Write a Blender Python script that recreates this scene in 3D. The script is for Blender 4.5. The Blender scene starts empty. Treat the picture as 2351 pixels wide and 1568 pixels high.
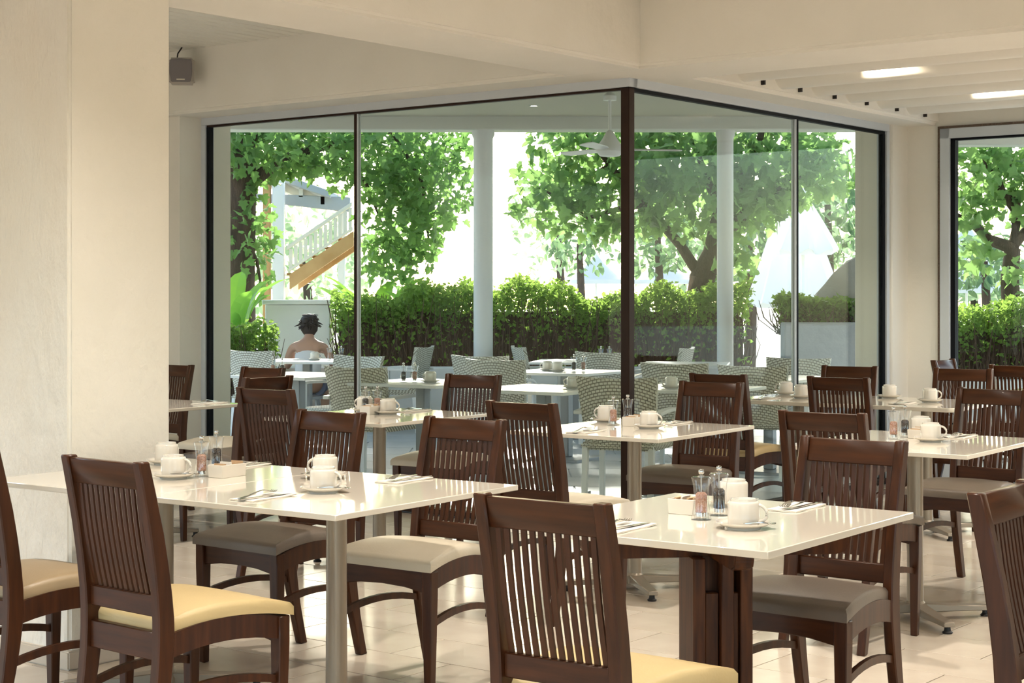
import bpy, bmesh, math, random
from mathutils import Vector, Matrix
rnd = random.Random(7)
R = math.radians
scene = bpy.context.scene
C = scene.collection

# ------------------------------------------------------------------ camera
EYE = 1.41
cam_d = bpy.data.cameras.new('camera')
cam_d.sensor_width = 36.0
cam_d.lens = 36.0 * 3827 / 2351
cam_d.shift_y = -(784 - 672) / 2351
cam_d.clip_end = 400
cam = bpy.data.objects.new('camera', cam_d)
cam.location = (0, 0, EYE)
cam.rotation_euler = (R(90), 0, 0)
C.objects.link(cam)
scene.camera = cam

# ------------------------------------------------------------------ world, sun, exposure
world = bpy.data.worlds.new('sky')
scene.world = world
world.use_nodes = True
bg = world.node_tree.nodes['Background']
sky = world.node_tree.nodes.new('ShaderNodeTexSky')
sky.sky_type = 'NISHITA'; sky.sun_disc = False; sky.sun_elevation = R(25); sky.sun_rotation = R(-1.5)
sky.air_density = 1.0; sky.dust_density = 1.5; sky.ozone_density = 1.0
world.node_tree.links.new(sky.outputs[0], bg.inputs['Color'])
bg.inputs['Strength'].default_value = 0.42
sun_d = bpy.data.lights.new('sun', 'SUN')
sun_d.energy = 7.0
sun_d.angle = R(2.0)
sun_d.color = (1.0, 0.95, 0.87)
sun = bpy.data.objects.new('sun', sun_d)
sun.rotation_euler = Vector((0.024, -0.906, -0.423)).to_track_quat('-Z', 'Y').to_euler()
C.objects.link(sun)
scene.view_settings.view_transform = 'Standard'
scene.view_settings.look = 'None'
scene.view_settings.gamma = 1.0
scene.view_settings.use_curve_mapping = False
scene.view_settings.exposure = 0.64
scene.cycles.use_denoising = True
scene.cycles.max_bounces = 7
scene.cycles.diffuse_bounces = 4
scene.cycles.glossy_bounces = 3
scene.cycles.transparent_max_bounces = 16
scene.cycles.use_adaptive_sampling = True
scene.cycles.adaptive_threshold = 0.12
scene.cycles.caustics_reflective = False
scene.cycles.caustics_refractive = False
scene.cycles.sample_clamp_indirect = 6.0

# ------------------------------------------------------------------ the building's axes
# U runs along the left glass wing (towards camera right), V along the right wing (away from the camera)
BA = R(38)
U = Vector((math.cos(BA), -math.sin(BA), 0))
V = Vector((math.sin(BA), math.cos(BA), 0))
def P(n, m, z=0.0):
    p = U * n + V * m
    return Vector((p.x, p.y, z))
N0, M0 = -5.458, 8.084            # glass planes (right wing n = N0, left wing m = M0)

# ------------------------------------------------------------------ materials
MATS = {}
def mat(name, col, rough=0.6, metal=0.0, spec=0.5, bump=0.0, bscale=30.0, var=None, vscale=4.0, emit=None, coat=0.0, stretch=None, detail=6.0):
    m = bpy.data.materials.new(name); m.use_nodes = True
    nt = m.node_tree; b = nt.nodes['Principled BSDF']
    b.inputs['Base Color'].default_value = (*col, 1)
    b.inputs['Roughness'].default_value = rough
    b.inputs['Metallic'].default_value = metal
    b.inputs['Specular IOR Level'].default_value = spec
    b.inputs['Coat Weight'].default_value = coat
    tc = None
    if var or bump:
        tc = nt.nodes.new('ShaderNodeTexCoord')
        mp = nt.nodes.new('ShaderNodeMapping')
        mp.inputs['Scale'].default_value = stretch or (1, 1, 1)
        nt.links.new(tc.outputs['Object'], mp.inputs['Vector'])
    if var:
        no = nt.nodes.new('ShaderNodeTexNoise'); no.inputs['Scale'].default_value = vscale; no.inputs['Detail'].default_value = detail
        nt.links.new(mp.outputs['Vector'], no.inputs['Vector'])
        cr = nt.nodes.new('ShaderNodeValToRGB')
        cr.color_ramp.elements[0].position = 0.32; cr.color_ramp.elements[1].position = 0.68
        cr.color_ramp.elements[0].color = (*var, 1); cr.color_ramp.elements[1].color = (*col, 1)
        nt.links.new(no.outputs['Fac'], cr.inputs['Fac'])
        nt.links.new(cr.outputs['Color'], b.inputs['Base Color'])
    if bump:
        nb = nt.nodes.new('ShaderNodeTexNoise'); nb.inputs['Scale'].default_value = bscale; nb.inputs['Detail'].default_value = 8
        nt.links.new(mp.outputs['Vector'], nb.inputs['Vector'])
        bp = nt.nodes.new('ShaderNodeBump'); bp.inputs['Strength'].default_value = bump; bp.inputs['Distance'].default_value = 0.02
        nt.links.new(nb.outputs['Fac'], bp.inputs['Height'])
        nt.links.new(bp.outputs['Normal'], b.inputs['Normal'])
    if emit:
        b.inputs['Emission Color'].default_value = (*emit[0], 1); b.inputs['Emission Strength'].default_value = emit[1]
    MATS[name] = m
    return m
mat('plaster', (0.875, 0.85, 0.795), 0.85, bump=0.22, bscale=11, var=(0.85, 0.82, 0.76), vscale=2.5, spec=0.2)
mat('pillar_smooth', (0.82, 0.79, 0.72), 0.85, bump=0.30, bscale=22, var=(0.80, 0.77, 0.69), vscale=3, spec=0.2)
mat('pillar_plaster', (0.82, 0.79, 0.73), 0.85, bump=1.0, bscale=13, var=(0.79, 0.74, 0.66), vscale=3, spec=0.2, stretch=(1.4, 1.4, 0.6))
mat('ceiling_paint', (0.87, 0.84, 0.78), 0.7, spec=0.3)
mat('plank_paint', (0.86, 0.85, 0.79), 0.6, spec=0.3)
mat('joist_paint', (0.87, 0.845, 0.79), 0.42, bump=0.08, bscale=9, stretch=(1, 1, 1))
mat('baseboard_stone', (0.62, 0.55, 0.46), 0.5, var=(0.55, 0.48, 0.40), vscale=7)
mat('grout', (0.30, 0.25, 0.20), 0.9)
mat('wood', (0.066, 0.0205, 0.0062), 0.36, spec=0.28, var=(0.034, 0.0105, 0.0036), vscale=6, stretch=(8, 8, 0.7), coat=0.05, detail=3)
mat('wood_across', (0.066, 0.0205, 0.0062), 0.36, spec=0.28, var=(0.034, 0.0105, 0.0036), vscale=6, stretch=(0.7, 8, 8), coat=0.05, detail=3)
mat('trestle_wood', (0.100, 0.033, 0.010), 0.45, spec=0.22, var=(0.034, 0.012, 0.006), vscale=6, stretch=(8, 8, 0.8), detail=4)
mat('seat_cream', (0.58, 0.445, 0.225), 0.42, bump=0.06, bscale=160, var=(0.53, 0.40, 0.195), vscale=5)
mat('seat_pale', (0.58, 0.52, 0.41), 0.40, bump=0.06, bscale=160, var=(0.53, 0.47, 0.36), vscale=5)
mat('seat_tan', (0.34, 0.25, 0.145), 0.42, bump=0.06, bscale=160, var=(0.30, 0.22, 0.125), vscale=5)
mat('seat_taupe', (0.155, 0.12, 0.09), 0.42, bump=0.06, bscale=160, var=(0.13, 0.10, 0.074), vscale=5)
mat('laminate', (0.76, 0.705, 0.605), 0.08, spec=0.6, coat=0.35)
mat('pedestal', (0.30, 0.25, 0.19), 0.34, metal=0.35)
mat('rubber', (0.012, 0.011, 0.011), 0.6)
mat('ceramic', (0.70, 0.655, 0.58), 0.12, spec=0.6, coat=0.4)
mat('napkin', (0.78, 0.73, 0.64), 0.9)
mat('steel', (0.60, 0.58, 0.55), 0.16, metal=1.0)
mat('pepper', (0.035, 0.026, 0.022), 0.8, bump=1.0, bscale=260, var=(0.12, 0.09, 0.07), vscale=190)
mat('pink_salt', (0.70, 0.28, 0.16), 0.7, bump=1.0, bscale=260, var=(0.86, 0.55, 0.42), vscale=190)
mat('sugar', (0.55, 0.36, 0.20), 0.8)
mat('aluminium', (0.62, 0.67, 0.74), 0.35, metal=0.0, spec=0.7)
mat('dark_mullion', (0.030, 0.015, 0.010), 0.5, spec=0.2)
mat('gasket', (0.006, 0.007, 0.010), 0.6, spec=0.15)
mat('rough_gap', (0.17, 0.12, 0.09), 0.95, bump=1.0, bscale=60)
mat('speaker_grey', (0.22, 0.20, 0.21), 0.7, bump=0.3, bscale=400)
mat('speaker_shell', (0.50, 0.46, 0.42), 0.5)
mat('cable', (0.02, 0.014, 0.012), 0.6)
mat('badge', (0.75, 0.72, 0.62), 0.4)
mat('outdoor_white', (0.80, 0.80, 0.78), 0.6, bump=0.1, bscale=20)
mat('planter_grey', (0.42, 0.43, 0.44), 0.85, bump=0.3, bscale=12, var=(0.34, 0.35, 0.36), vscale=2)
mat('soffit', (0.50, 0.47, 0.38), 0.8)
mat('fascia', (0.66, 0.66, 0.60), 0.7)
mat('column_white', (0.74, 0.74, 0.73), 0.55, bump=0.08, bscale=15)
mat('terrace_stone', (0.50, 0.52, 0.54), 0.45, var=(0.44, 0.46, 0.48), vscale=1.5)
mat('ground', (0.62, 0.58, 0.48), 0.9, var=(0.50, 0.49, 0.36), vscale=0.4)
mat('white_metal', (0.78, 0.78, 0.76), 0.4)
mat('terrace_top', (0.82, 0.82, 0.79), 0.25)
mat('grey_metal', (0.30, 0.31, 0.32), 0.4, metal=0.4)
mat('bark', (0.10, 0.065, 0.045), 0.9, bump=0.8, bscale=30, var=(0.055, 0.035, 0.026), vscale=8, stretch=(3, 3, 0.7))
mat('twig', (0.085, 0.050, 0.032), 0.9)
mat('stair_timber', (0.55, 0.33, 0.14), 0.6, var=(0.45, 0.25, 0.09), vscale=5)
mat('rail_timber', (0.74, 0.70, 0.60), 0.6)
mat('roof_grey', (0.36, 0.40, 0.42), 0.7)
mat('canvas', (0.82, 0.82, 0.82), 0.9)
mat('rock', (0.44, 0.42, 0.38), 0.95, bump=0.9, bscale=5, var=(0.34, 0.33, 0.30), vscale=1.6)
mat('skin', (0.48, 0.27, 0.18), 0.6)
mat('hair', (0.025, 0.014, 0.010), 0.6)
mat('shirt', (0.72, 0.70, 0.70), 0.9)
mat('trousers', (0.10, 0.11, 0.15), 0.9)
mat('lamp_glow', (1, 0.9, 0.7), 0.5, emit=((1.0, 0.84, 0.60), 25.0))
mat('lamp_trim', (0.80, 0.78, 0.72), 0.4)

# floor tiles: each tile a slightly different stone tone
m = mat('floor_tile', (0.70, 0.60, 0.47), 0.16, spec=0.55)
nt = m.node_tree; b = nt.nodes['Principled BSDF']
oi = nt.nodes.new('ShaderNodeObjectInfo'); tc = nt.nodes.new('ShaderNodeTexCoord')
no = nt.nodes.new('ShaderNodeTexNoise'); no.inputs['Scale'].default_value = 5; no.inputs['Detail'].default_value = 8
nt.links.new(tc.outputs['Object'], no.inputs['Vector'])
ad = nt.nodes.new('ShaderNodeMath'); ad.operation = 'MULTIPLY_ADD'; ad.inputs[1].default_value = 0.35
nt.links.new(oi.outputs['Random'], ad.inputs[0]); nt.links.new(no.outputs['Fac'], ad.inputs[2])
cr = nt.nodes.new('ShaderNodeValToRGB')
cr.color_ramp.elements[0].position = 0.35; cr.color_ramp.elements[0].color = (0.55, 0.47, 0.375, 1)
cr.color_ramp.elements[1].position = 1.0; cr.color_ramp.elements[1].color = (0.66, 0.585, 0.485, 1)
nt.links.new(ad.outputs[0], cr.inputs['Fac']); nt.links.new(cr.outputs['Color'], b.inputs['Base Color'])

# architectural glass: clear, faintly green, reflecting more at grazing angles
def glass_mat(name, tint, base, edge):
    m = bpy.data.materials.new(name); m.use_nodes = True; nt = m.node_tree
    nt.nodes.remove(nt.nodes['Principled BSDF'])
    out = nt.nodes['Material Output']
    tr = nt.nodes.new('ShaderNodeBsdfTransparent'); tr.inputs['Color'].default_value = (*tint, 1)
    gl = nt.nodes.new('ShaderNodeBsdfGlossy'); gl.inputs['Roughness'].default_value = 0.0
    lw = nt.nodes.new('ShaderNodeLayerWeight'); lw.inputs['Blend'].default_value = 0.5
    pw = nt.nodes.new('ShaderNodeMath'); pw.operation = 'POWER'; pw.inputs[1].default_value = 4
    ma = nt.nodes.new('ShaderNodeMath'); ma.operation = 'MULTIPLY_ADD'; ma.inputs[1].default_value = edge; ma.inputs[2].default_value = base
    mx = nt.nodes.new('ShaderNodeMixShader')
    nt.links.new(lw.outputs['Facing'], pw.inputs[0]); nt.links.new(pw.outputs[0], ma.inputs[0])
    nt.links.new(ma.outputs[0], mx.inputs[0]); nt.links.new(tr.outputs[0], mx.inputs[1]); nt.links.new(gl.outputs[0], mx.inputs[2])
    nt.links.new(mx.outputs[0], out.inputs['Surface'])
    MATS[name] = m
glass_mat('pane_glass', (0.955, 0.985, 0.965), 0.009, 0.38)
glass_mat('acrylic', (0.995, 1.0, 1.0), 0.10, 0.75)

def leaf_mat(name, c1, c2, trans, scale=1.5, shine=0.25):
    m = bpy.data.materials.new(name); m.use_nodes = True; nt = m.node_tree
    nt.nodes.remove(nt.nodes['Principled BSDF']); out = nt.nodes['Material Output']
    ge = nt.nodes.new('ShaderNodeNewGeometry')
    no = nt.nodes.new('ShaderNodeTexNoise'); no.inputs['Scale'].default_value = scale; no.inputs['Detail'].default_value = 4
    nt.links.new(ge.outputs['Position'], no.inputs['Vector'])
    cr = nt.nodes.new('ShaderNodeValToRGB')
    cr.color_ramp.elements[0].position = 0.35; cr.color_ramp.elements[0].color = (*c1, 1)
    cr.color_ramp.elements[1].position = 0.65; cr.color_ramp.elements[1].color = (*c2, 1)
    nt.links.new(no.outputs['Fac'], cr.inputs['Fac'])
    df = nt.nodes.new('ShaderNodeBsdfPrincipled'); df.inputs['Roughness'].default_value = 0.45; df.inputs['Specular IOR Level'].default_value = shine
    nt.links.new(cr.outputs['Color'], df.inputs['Base Color'])
    tl = nt.nodes.new('ShaderNodeBsdfTranslucent'); tl.inputs['Color'].default_value = (*trans, 1)
    mx = nt.nodes.new('ShaderNodeMixShader'); mx.inputs[0].default_value = 0.5
    nt.links.new(df.outputs[0], mx.inputs[1]); nt.links.new(tl.outputs[0], mx.inputs[2]); nt.links.new(mx.outputs[0], out.inputs['Surface'])
    MATS[name] = m
leaf_mat('canvas_cloth', (0.80,0.80,0.80), (0.84,0.84,0.84), (0.85,0.85,0.84), 1.0, 0.1)
leaf_mat('leaf_green', (0.050, 0.11, 0.040), (0.12, 0.22, 0.075), (0.24, 0.44, 0.11), 2.2)
leaf_mat('leaf_bright', (0.07, 0.14, 0.06), (0.17, 0.28, 0.11), (0.30, 0.50, 0.15), 2.2)
leaf_mat('leaf_hedge', (0.06, 0.14, 0.03), (0.16, 0.27, 0.06), (0.36, 0.54, 0.10), 2.0)
leaf_mat('leaf_mid', (0.07, 0.13, 0.08), (0.13, 0.21, 0.12), (0.20, 0.32, 0.14), 0.8)
leaf_mat('leaf_banana', (0.08, 0.24, 0.03), (0.14, 0.34, 0.05), (0.34, 0.66, 0.08), 1.0, 0.5)
leaf_mat('leaf_far_haze', (0.26, 0.36, 0.22), (0.38, 0.46, 0.32), (0.46, 0.60, 0.34), 0.5)  # distant haze is put into this pale leaf colour

# woven cane: interlaced strips in the weave's own pattern
m = mat('wicker', (0.62, 0.58, 0.47), 0.6)
nt = m.node_tree; b = nt.nodes['Principled BSDF']
tc = nt.nodes.new('ShaderNodeTexCoord'); sx = nt.nodes.new('ShaderNodeSeparateXYZ'); cx_ = nt.nodes.new('ShaderNodeCombineXYZ')
ay = nt.nodes.new('ShaderNodeMath'); ay.operation = 'ADD'
nt.links.new(tc.outputs['Object'], sx.inputs[0]); nt.links.new(sx.outputs['Y'], ay.inputs[0]); nt.links.new(sx.outputs['Z'], ay.inputs[1])
nt.links.new(sx.outputs['X'], cx_.inputs['X']); nt.links.new(ay.outputs[0], cx_.inputs['Y'])
bk = nt.nodes.new('ShaderNodeTexBrick')
bk.inputs['Scale'].default_value = 1.0; bk.inputs['Brick Width'].default_value = 0.030; bk.inputs['Row Height'].default_value = 0.017
bk.inputs['Mortar Size'].default_value = 0.0035; bk.inputs['Mortar Smooth'].default_value = 0.6
bk.inputs['Color1'].default_value = (0.80, 0.77, 0.67, 1); bk.inputs['Color2'].default_value = (0.73, 0.70, 0.60, 1); bk.inputs['Mortar'].default_value = (0.30, 0.27, 0.20, 1)
nt.links.new(cx_.outputs[0], bk.inputs['Vector']); nt.links.new(bk.outputs['Color'], b.inputs['Base Color'])
bp = nt.nodes.new('ShaderNodeBump'); bp.inputs['Strength'].default_value = 0.8; bp.inputs['Distance'].default_value = 0.006; bp.invert = True
nt.links.new(bk.outputs['Fac'], bp.inputs['Height']); nt.links.new(bp.outputs['Normal'], b.inputs['Normal'])

# terrace paving: slabs too far off to tell apart
nt = MATS['terrace_stone'].node_tree; b = nt.nodes['Principled BSDF']

# ------------------------------------------------------------------ mesh helpers
class MB:
    def __init__(self): self.v = []; self.f = []
    def add(self, vs, fs):
        o = len(self.v); self.v += [tuple(p) for p in vs]; self.f += [tuple(i + o for i in q) for q in fs]; return self
    def box(self, a, b):
        (x0, y0, z0), (x1, y1, z1) = a, b
        return self.add([(x0,y0,z0),(x1,y0,z0),(x1,y1,z0),(x0,y1,z0),(x0,y0,z1),(x1,y0,z1),(x1,y1,z1),(x0,y1,z1)],
                        [(0,3,2,1),(4,5,6,7),(0,1,5,4),(1,2,6,5),(2,3,7,6),(3,0,4,7)])
    def nbox(self, n0, n1, m0, m1, z0, z1):        # box along the building's axes
        c = [P(n0,m0),P(n1,m0),P(n1,m1),P(n0,m1)]
        return self.add([(p.x,p.y,z0) for p in c]+[(p.x,p.y,z1) for p in c],
                        [(0,3,2,1),(4,5,6,7),(0,1,5,4),(1,2,6,5),(2,3,7,6),(3,0,4,7)])
    def prism(self, poly, axis, a, b):             # polygon (2D) swept along an axis
        k = len(poly)
        def pt(p, t):
            if axis == 'x': return (t, p[0], p[1])
            if axis == 'y': return (p[0], t, p[1])
            return (p[0], p[1], t)
        vs = [pt(p, a) for p in poly] + [pt(p, b) for p in poly]
        fs = [tuple(range(k))[::-1], tuple(range(k, 2*k))] + [(i, (i+1) % k, k+(i+1) % k, k+i) for i in range(k)]
        return self.add(vs, fs)
    def lathe(self, prof, seg=24, c=(0,0,0), cap=True):
        vs = []; fs = []
        for r, z in prof:
            for i in range(seg):
                t = 2*math.pi*i/seg; vs.append((c[0]+r*math.cos(t), c[1]+r*math.sin(t), c[2]+z))
        for k in range(len(prof)-1):
            for i in range(seg):
                j = (i+1) % seg; fs.append((k*seg+i, k*seg+j, (k+1)*seg+j, (k+1)*seg+i))
        if cap:
            fs.append(tuple(range(seg))[::-1]); fs.append(tuple((len(prof)-1)*seg+i for i in range(seg)))
        return self.add(vs, fs)
    def tube(self, pts, rad, seg=8):
        pts = [Vector(p) for p in pts]
        if not isinstance(rad, (list, tuple)): rad = [rad]*len(pts)
        vs = []; fs = []
        for i, p in enumerate(pts):
            t = (pts[min(i+1, len(pts)-1)] - pts[max(i-1, 0)]).normalized()
            a = t.cross(Vector((0,0,1)));
            if a.length < 0.1: a = t.cross(Vector((0,1,0)))
            a.normalize(); bb = t.cross(a)
            for k in range(seg):
                th = 2*math.pi*k/seg; vs.append(p + (a*math.cos(th)+bb*math.sin(th))*rad[i])
        for i in range(len(pts)-1):
            for k in range(seg):
                j = (k+1) % seg; fs.append((i*seg+k, i*seg+j, (i+1)*seg+j, (i+1)*seg+k))
        fs.append(tuple(range(seg))); fs.append(tuple((len(pts)-1)*seg+k for k in range(seg))[::-1])
        return self.add(vs, fs)
    def strip(self, secs):                          # loft of closed sections with equal counts
        k = len(secs[0]); vs = [p for s in secs for p in s]; fs = []
        for i in range(len(secs)-1):
            for j in range(k):
                q = (j+1) % k; fs.append((i*k+j, i*k+q, (i+1)*k+q, (i+1)*k+j))
        fs.append(tuple(range(k))[::-1]); fs.append(tuple((len(secs)-1)*k+j for j in range(k)))
        return self.add(vs, fs)
    def mesh(self, name, m, bevel=0.0, seg=1, smooth=True, fix=True):
        me = bpy.data.meshes.new(name); me.from_pydata(self.v, [], self.f)
        if fix:
            bm = bmesh.new(); bm.from_mesh(me)
            bmesh.ops.recalc_face_normals(bm, faces=bm.faces)
            if bevel: bmesh.ops.bevel(bm, geom=list(bm.edges), offset=bevel, segments=seg, affect='EDGES', clamp_overlap=True)
            if smooth:
                for f in bm.faces: f.smooth = True
                for e in bm.edges:
                    if len(e.link_faces) == 2 and e.calc_face_angle(0) > (0.7 if not bevel or seg == 1 else 0.15): e.smooth = False
            bm.to_mesh(me); bm.free()
        me.materials.append(MATS[m]); return me
    def build(self, name, m, parent=None, **k):
        return obj(name, self.mesh(name, m, **k), parent)
def obj(name, me, parent=None):
    o = bpy.data.objects.new(name, me); C.objects.link(o)
    if parent: o.parent = parent
    return o
def empty(name, loc=(0,0,0), rz=0.0):
    o = bpy.data.objects.new(name, None); C.objects.link(o); o.empty_display_size = 0.1
    o.location = loc; o.rotation_euler = (0,0,rz); return o
def tag(o, label, cat, group=None, kind=None):
    o['label'] = label; o['category'] = cat
    if group: o['group'] = group
    if kind: o['kind'] = kind
    return o
def soften(o):                                              # soft plaster arrises
    for f in o.data.polygons: f.use_smooth = True
    for e_ in o.data.edges: e_.use_edge_sharp = False
    o.modifiers.new('weighted', 'WEIGHTED_NORMAL').mode = 'FACE_AREA'
    return o
def struct(o, label=None):
    o['kind'] = 'structure'
    if o.type == 'MESH' and len(o.data.polygons) > 60 and o.name.startswith(('wall_beam', 'wall_plate', 'wall_pillar')): soften(o)
    if label: o['label'] = label
    return o
KIDS = {}
def copy_tree(o, parent=None):
    c = o.copy(); C.objects.link(c); c.parent = parent
    for ch in [x for x in ALLKIDS(o)]: copy_tree(ch, c)
    return c
def ALLKIDS(o): return list(o.children)

# ================================================================== THE ROOM
# floor: a screed with stone tiles laid in running bond, 62 x 33 cm
fl = MB().nbox(-9.6, 4.2, -2.6, M0, -0.10, -0.012); fl.nbox(N0, 4.2, M0, 11.80, -0.10, -0.012)
floor = struct(fl.build('floor', 'grout', smooth=False), 'pale beige stone tile floor of the dining room')
TL, TW, J = 0.62, 0.33, 0.0055
tb = MB().nbox(-TL/2+J/2, TL/2-J/2, -TW/2+J/2, TW/2-J/2, -0.012, 0.0)
tile_me = tb.mesh('tile', 'floor_tile', bevel=0.0012, smooth=False)
cand = []; rest = MB()
f_px = 3827.0
for k in range(-8, 36):
    m_ = k*TW + 0.06
    for i in range(-17, 8):
        n_ = i*TL + (TL/2 if k % 2 else 0) - 0.05
        inside = (n_ < 4.0 and n_ > -9.4 and m_ > -2.4 and (m_ < M0-0.15 or (n_ > N0+0.30 and m_ < 11.62)))
        if not inside: continue
        p = P(n_, m_)
        vis = p.y > 5.4 and abs(p.x/p.y) < 0.34
        cand.append((0 if vis else 1, p.y if vis else abs(p.y), n_, m_))
cand.sort()
for q, (h, d, n_, m_) in enumerate(cand):
    p = P(n_, m_)
    if q < 300:
        t = obj('tile', tile_me, floor); t.location = p
    else:
        rest.nbox(n_-TL/2+J/2, n_+TL/2-J/2, m_-TW/2+J/2, m_+TW/2-J/2, -0.012, 0.0)
o = rest.build('tile_field', 'floor_tile', floor, smooth=False, fix=False); o['kind'] = 'stuff'

# pillar with its stone skirting
pil = MB()
def grid_box(mb, n0, n1, m0, m1, z0, z1): mb.nbox(n0, n1, m0, m1, z0, z1)
grid_box(pil, -5.80, -5.135, 3.887, 4.375, 0, 3.45)
pillar = struct(pil.build('wall_pillar', 'pillar_smooth', bevel=0.012, seg=3), 'square rough plastered pillar at the left')
pillar.data.materials.append(MATS['pillar_plaster'])
for f in pillar.data.polygons:
    if f.normal.dot(V) < -0.9: f.material_index = 1        # this face was left coarsely trowelled
bb = struct(MB().nbox(-5.815, -5.120, 3.872, 4.390, 0, 0.072).build('baseboard_pillar', 'baseboard_stone', bevel=0.006, seg=2), 'beige stone skirting round the pillar')

# crossing plaster beams
ZB = 2.66
beamA = struct(MB().nbox(-5.70, -5.15, -2.6, 7.90, ZB+0.0005, 3.49).build('wall_beam_left', 'plaster', bevel=0.025, seg=3), 'deep plaster beam running from the pillar over the glass corner')
beamB = struct(MB().nbox(-9.6, 4.2, 7.75, 8.33, ZB, 3.5).build('wall_beam_right', 'plaster', bevel=0.025, seg=3), 'deep plaster beam and lintel above the left glass wing')
struct(MB().nbox(-5.70, -5.15, 8.20, 12.0, ZB+0.0005, 3.49).build('wall_plate', 'plaster', bevel=0.025, seg=3), 'plaster wall plate above the right glass wing')
# ceilings
struct(MB().nbox(-5.2, 4.2, -2.6, 7.80, 3.42, 3.5).build('ceiling', 'ceiling_paint', smooth=False), 'cream ceiling of the dining bay')
cl = struct(MB().nbox(-9.6, -5.65, -2.6, 7.80, 3.115, 3.2).build('ceiling_boarded', 'plank_paint', smooth=False), 'boarded white ceiling behind the pillar')
pk = MB().nbox(-0.043, 0.043, -2.6, 7.75, 0, 0.015).mesh('plank', 'plank_paint', bevel=0.004, smooth=False)
for i in range(36):
    o = obj('plank', pk, cl); n_ = -5.76 - i*0.104; o.location = (U.x*n_, U.y*n_, 3.10)
cr_ = struct(MB().nbox(-5.15, 4.2, 8.33, 11.85, 2.94, 3.5).build('ceiling_joisted', 'ceiling_paint', smooth=False), 'white ceiling with rounded joists in the far bay')
jm = MB(); sec = []
for t in (-5.20, 4.2):
    ring = []
    for k in range(20):
        a = 2*math.pi*k/20; q = U*t + V*(0.122*math.cos(a)); ring.append((q.x, q.y, 0.125*math.sin(a)))
    sec.append(ring)
jm.strip(sec); jme = jm.mesh('joist', 'joist_paint')
for i in range(6):
    o = obj('joist', jme, cr_); m_ = 8.90 + 0.478*i; o.location = (V.x*m_, V.y*m_, 2.822)
# dark open joints where the joists die into the wall plate
for i in range(6):
    m_ = 8.90 + 0.478*i
    MB().nbox(-5.158, -5.125, m_+0.200, m_+0.216, 2.70, 2.79).build('joint', 'cable', cr_, smooth=False)

# left jamb wall, right pier, wall of the second window
struct(MB().nbox(-9.6, N0-3.66, 7.85, 8.33, 0, ZB).build('wall_left', 'plaster', smooth=False), 'cream wall left of the glass wing')
struct(MB().nbox(N0-0.25, -5.40, M0+3.42, 12.02, 0, ZB+0.02).build('wall_pier', 'plaster', bevel=0.01), 'narrow cream pier right of the glass wing')
wr = MB().nbox(-5.41, -5.135, 11.77, 12.02, 0, 2.64); wr.nbox(-5.41, 4.2, 11.77, 12.02, 2.64, 3.5); wr.nbox(-2.2, 4.2, 11.77, 12.02, 0, 2.64)
struct(wr.build('wall_right', 'plaster', smooth=False), 'cream wall round the second window')
# walls behind the camera with wide window openings
wb = MB(); wb.nbox(-9.6, 4.2, -2.8, -2.6, 2.5, 3.5)
for a, b_ in ((-9.6,-8.9),(-5.9,-5.1),(-1.6,-0.8),(3.5,4.2)): wb.nbox(a, b_, -2.8, -2.6, 0, 2.5)
struct(wb.build('wall_back', 'plaster', smooth=False), 'wall with wide openings behind the diners')
ws = MB(); ws.nbox(4.2, 4.4, -2.8, 12.0, 2.5, 3.5)
for a, b_ in ((-2.8,-1.6),(2.2,4.4),(7.7,12.0)): ws.nbox(4.2, 4.4, a, b_, 0, 2.5)
struct(ws.build('wall_side', 'plaster', smooth=False), 'side wall with wide openings')
wl = MB(); wl.nbox(-9.8, -9.6, -2.8, 8.3, 2.5, 3.5)
for a, b_ in ((-2.8,-1.6),(1.2,2.0),(5.0,8.3)): wl.nbox(-9.8, -9.6, a, b_, 0, 2.5)
struct(wl.build('wall_far_left', 'plaster', smooth=False), 'left side wall with wide openings')

# ---- glazed corner: aluminium head and jamb frames, dark corner post and mullions, panes
def bar(name, n0, n1, m0, m1, z0, z1, mt, par, bev=0.003): return MB().nbox(n0, n1, m0, m1, z0, z1).build(name, mt, par, bevel=bev)
ZG = 2.608
WL, WR = 3.62, 3.38
w1 = struct(empty('window_1'), 'large frameless glass wing left of the dark corner post')
w2 = struct(empty('window_2'), 'large glass wing right of the dark corner post')
bar('head_frame', N0-WL-0.05, N0+0.035, M0-0.035, M0+0.05, ZG, ZG+0.062, 'aluminium', w1)
bar('head_gap', N0-WL-0.06, N0+0.030, M0-0.030, M0+0.05, ZG+0.062, ZB+0.01, 'rough_gap', w1, 0)
bar('head_gasket', N0-WL, N0+0.02, M0-0.018, M0+0.02, ZG-0.014, ZG, 'dark_mullion', w1, 0)
bar('jamb_frame', N0-WL-0.05, N0-WL+0.0, M0-0.035, M0+0.05, 0, ZG, 'aluminium', w1)
bar('jamb_gap', N0-WL-0.066, N0-WL-0.05, M0-0.030, M0+0.05, 0, ZG+0.062, 'rough_gap', w1, 0)
bar('jamb_gasket', N0-WL, N0-WL+0.028, M0-0.02, M0+0.02, 0, ZG-0.014, 'gasket', w1, 0)
bar('sill_frame', N0-WL, N0+0.02, M0-0.035, M0+0.035, 0, 0.035, 'dark_mullion', w1)
MU = -2.16
bar('mullion', N0+MU-0.014, N0+MU+0.010, M0-0.02, M0+0.02, 0.035, ZG-0.014, 'dark_mullion', w1, 0.002)
bar('mullion_edge', N0+MU+0.010, N0+MU+0.018, M0-0.016, M0+0.016, 0.035, ZG-0.014, 'aluminium', w1, 0)
bar('corner_post', N0-0.034, N0+0.026, M0-0.026, M0+0.034, 0, ZG, 'dark_mullion', w1, 0.004)
bar('pane', N0-WL+0.028, N0+MU-0.014, M0-0.004, M0+0.004, 0.035, ZG-0.014, 'pane_glass', w1, 0)
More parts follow.
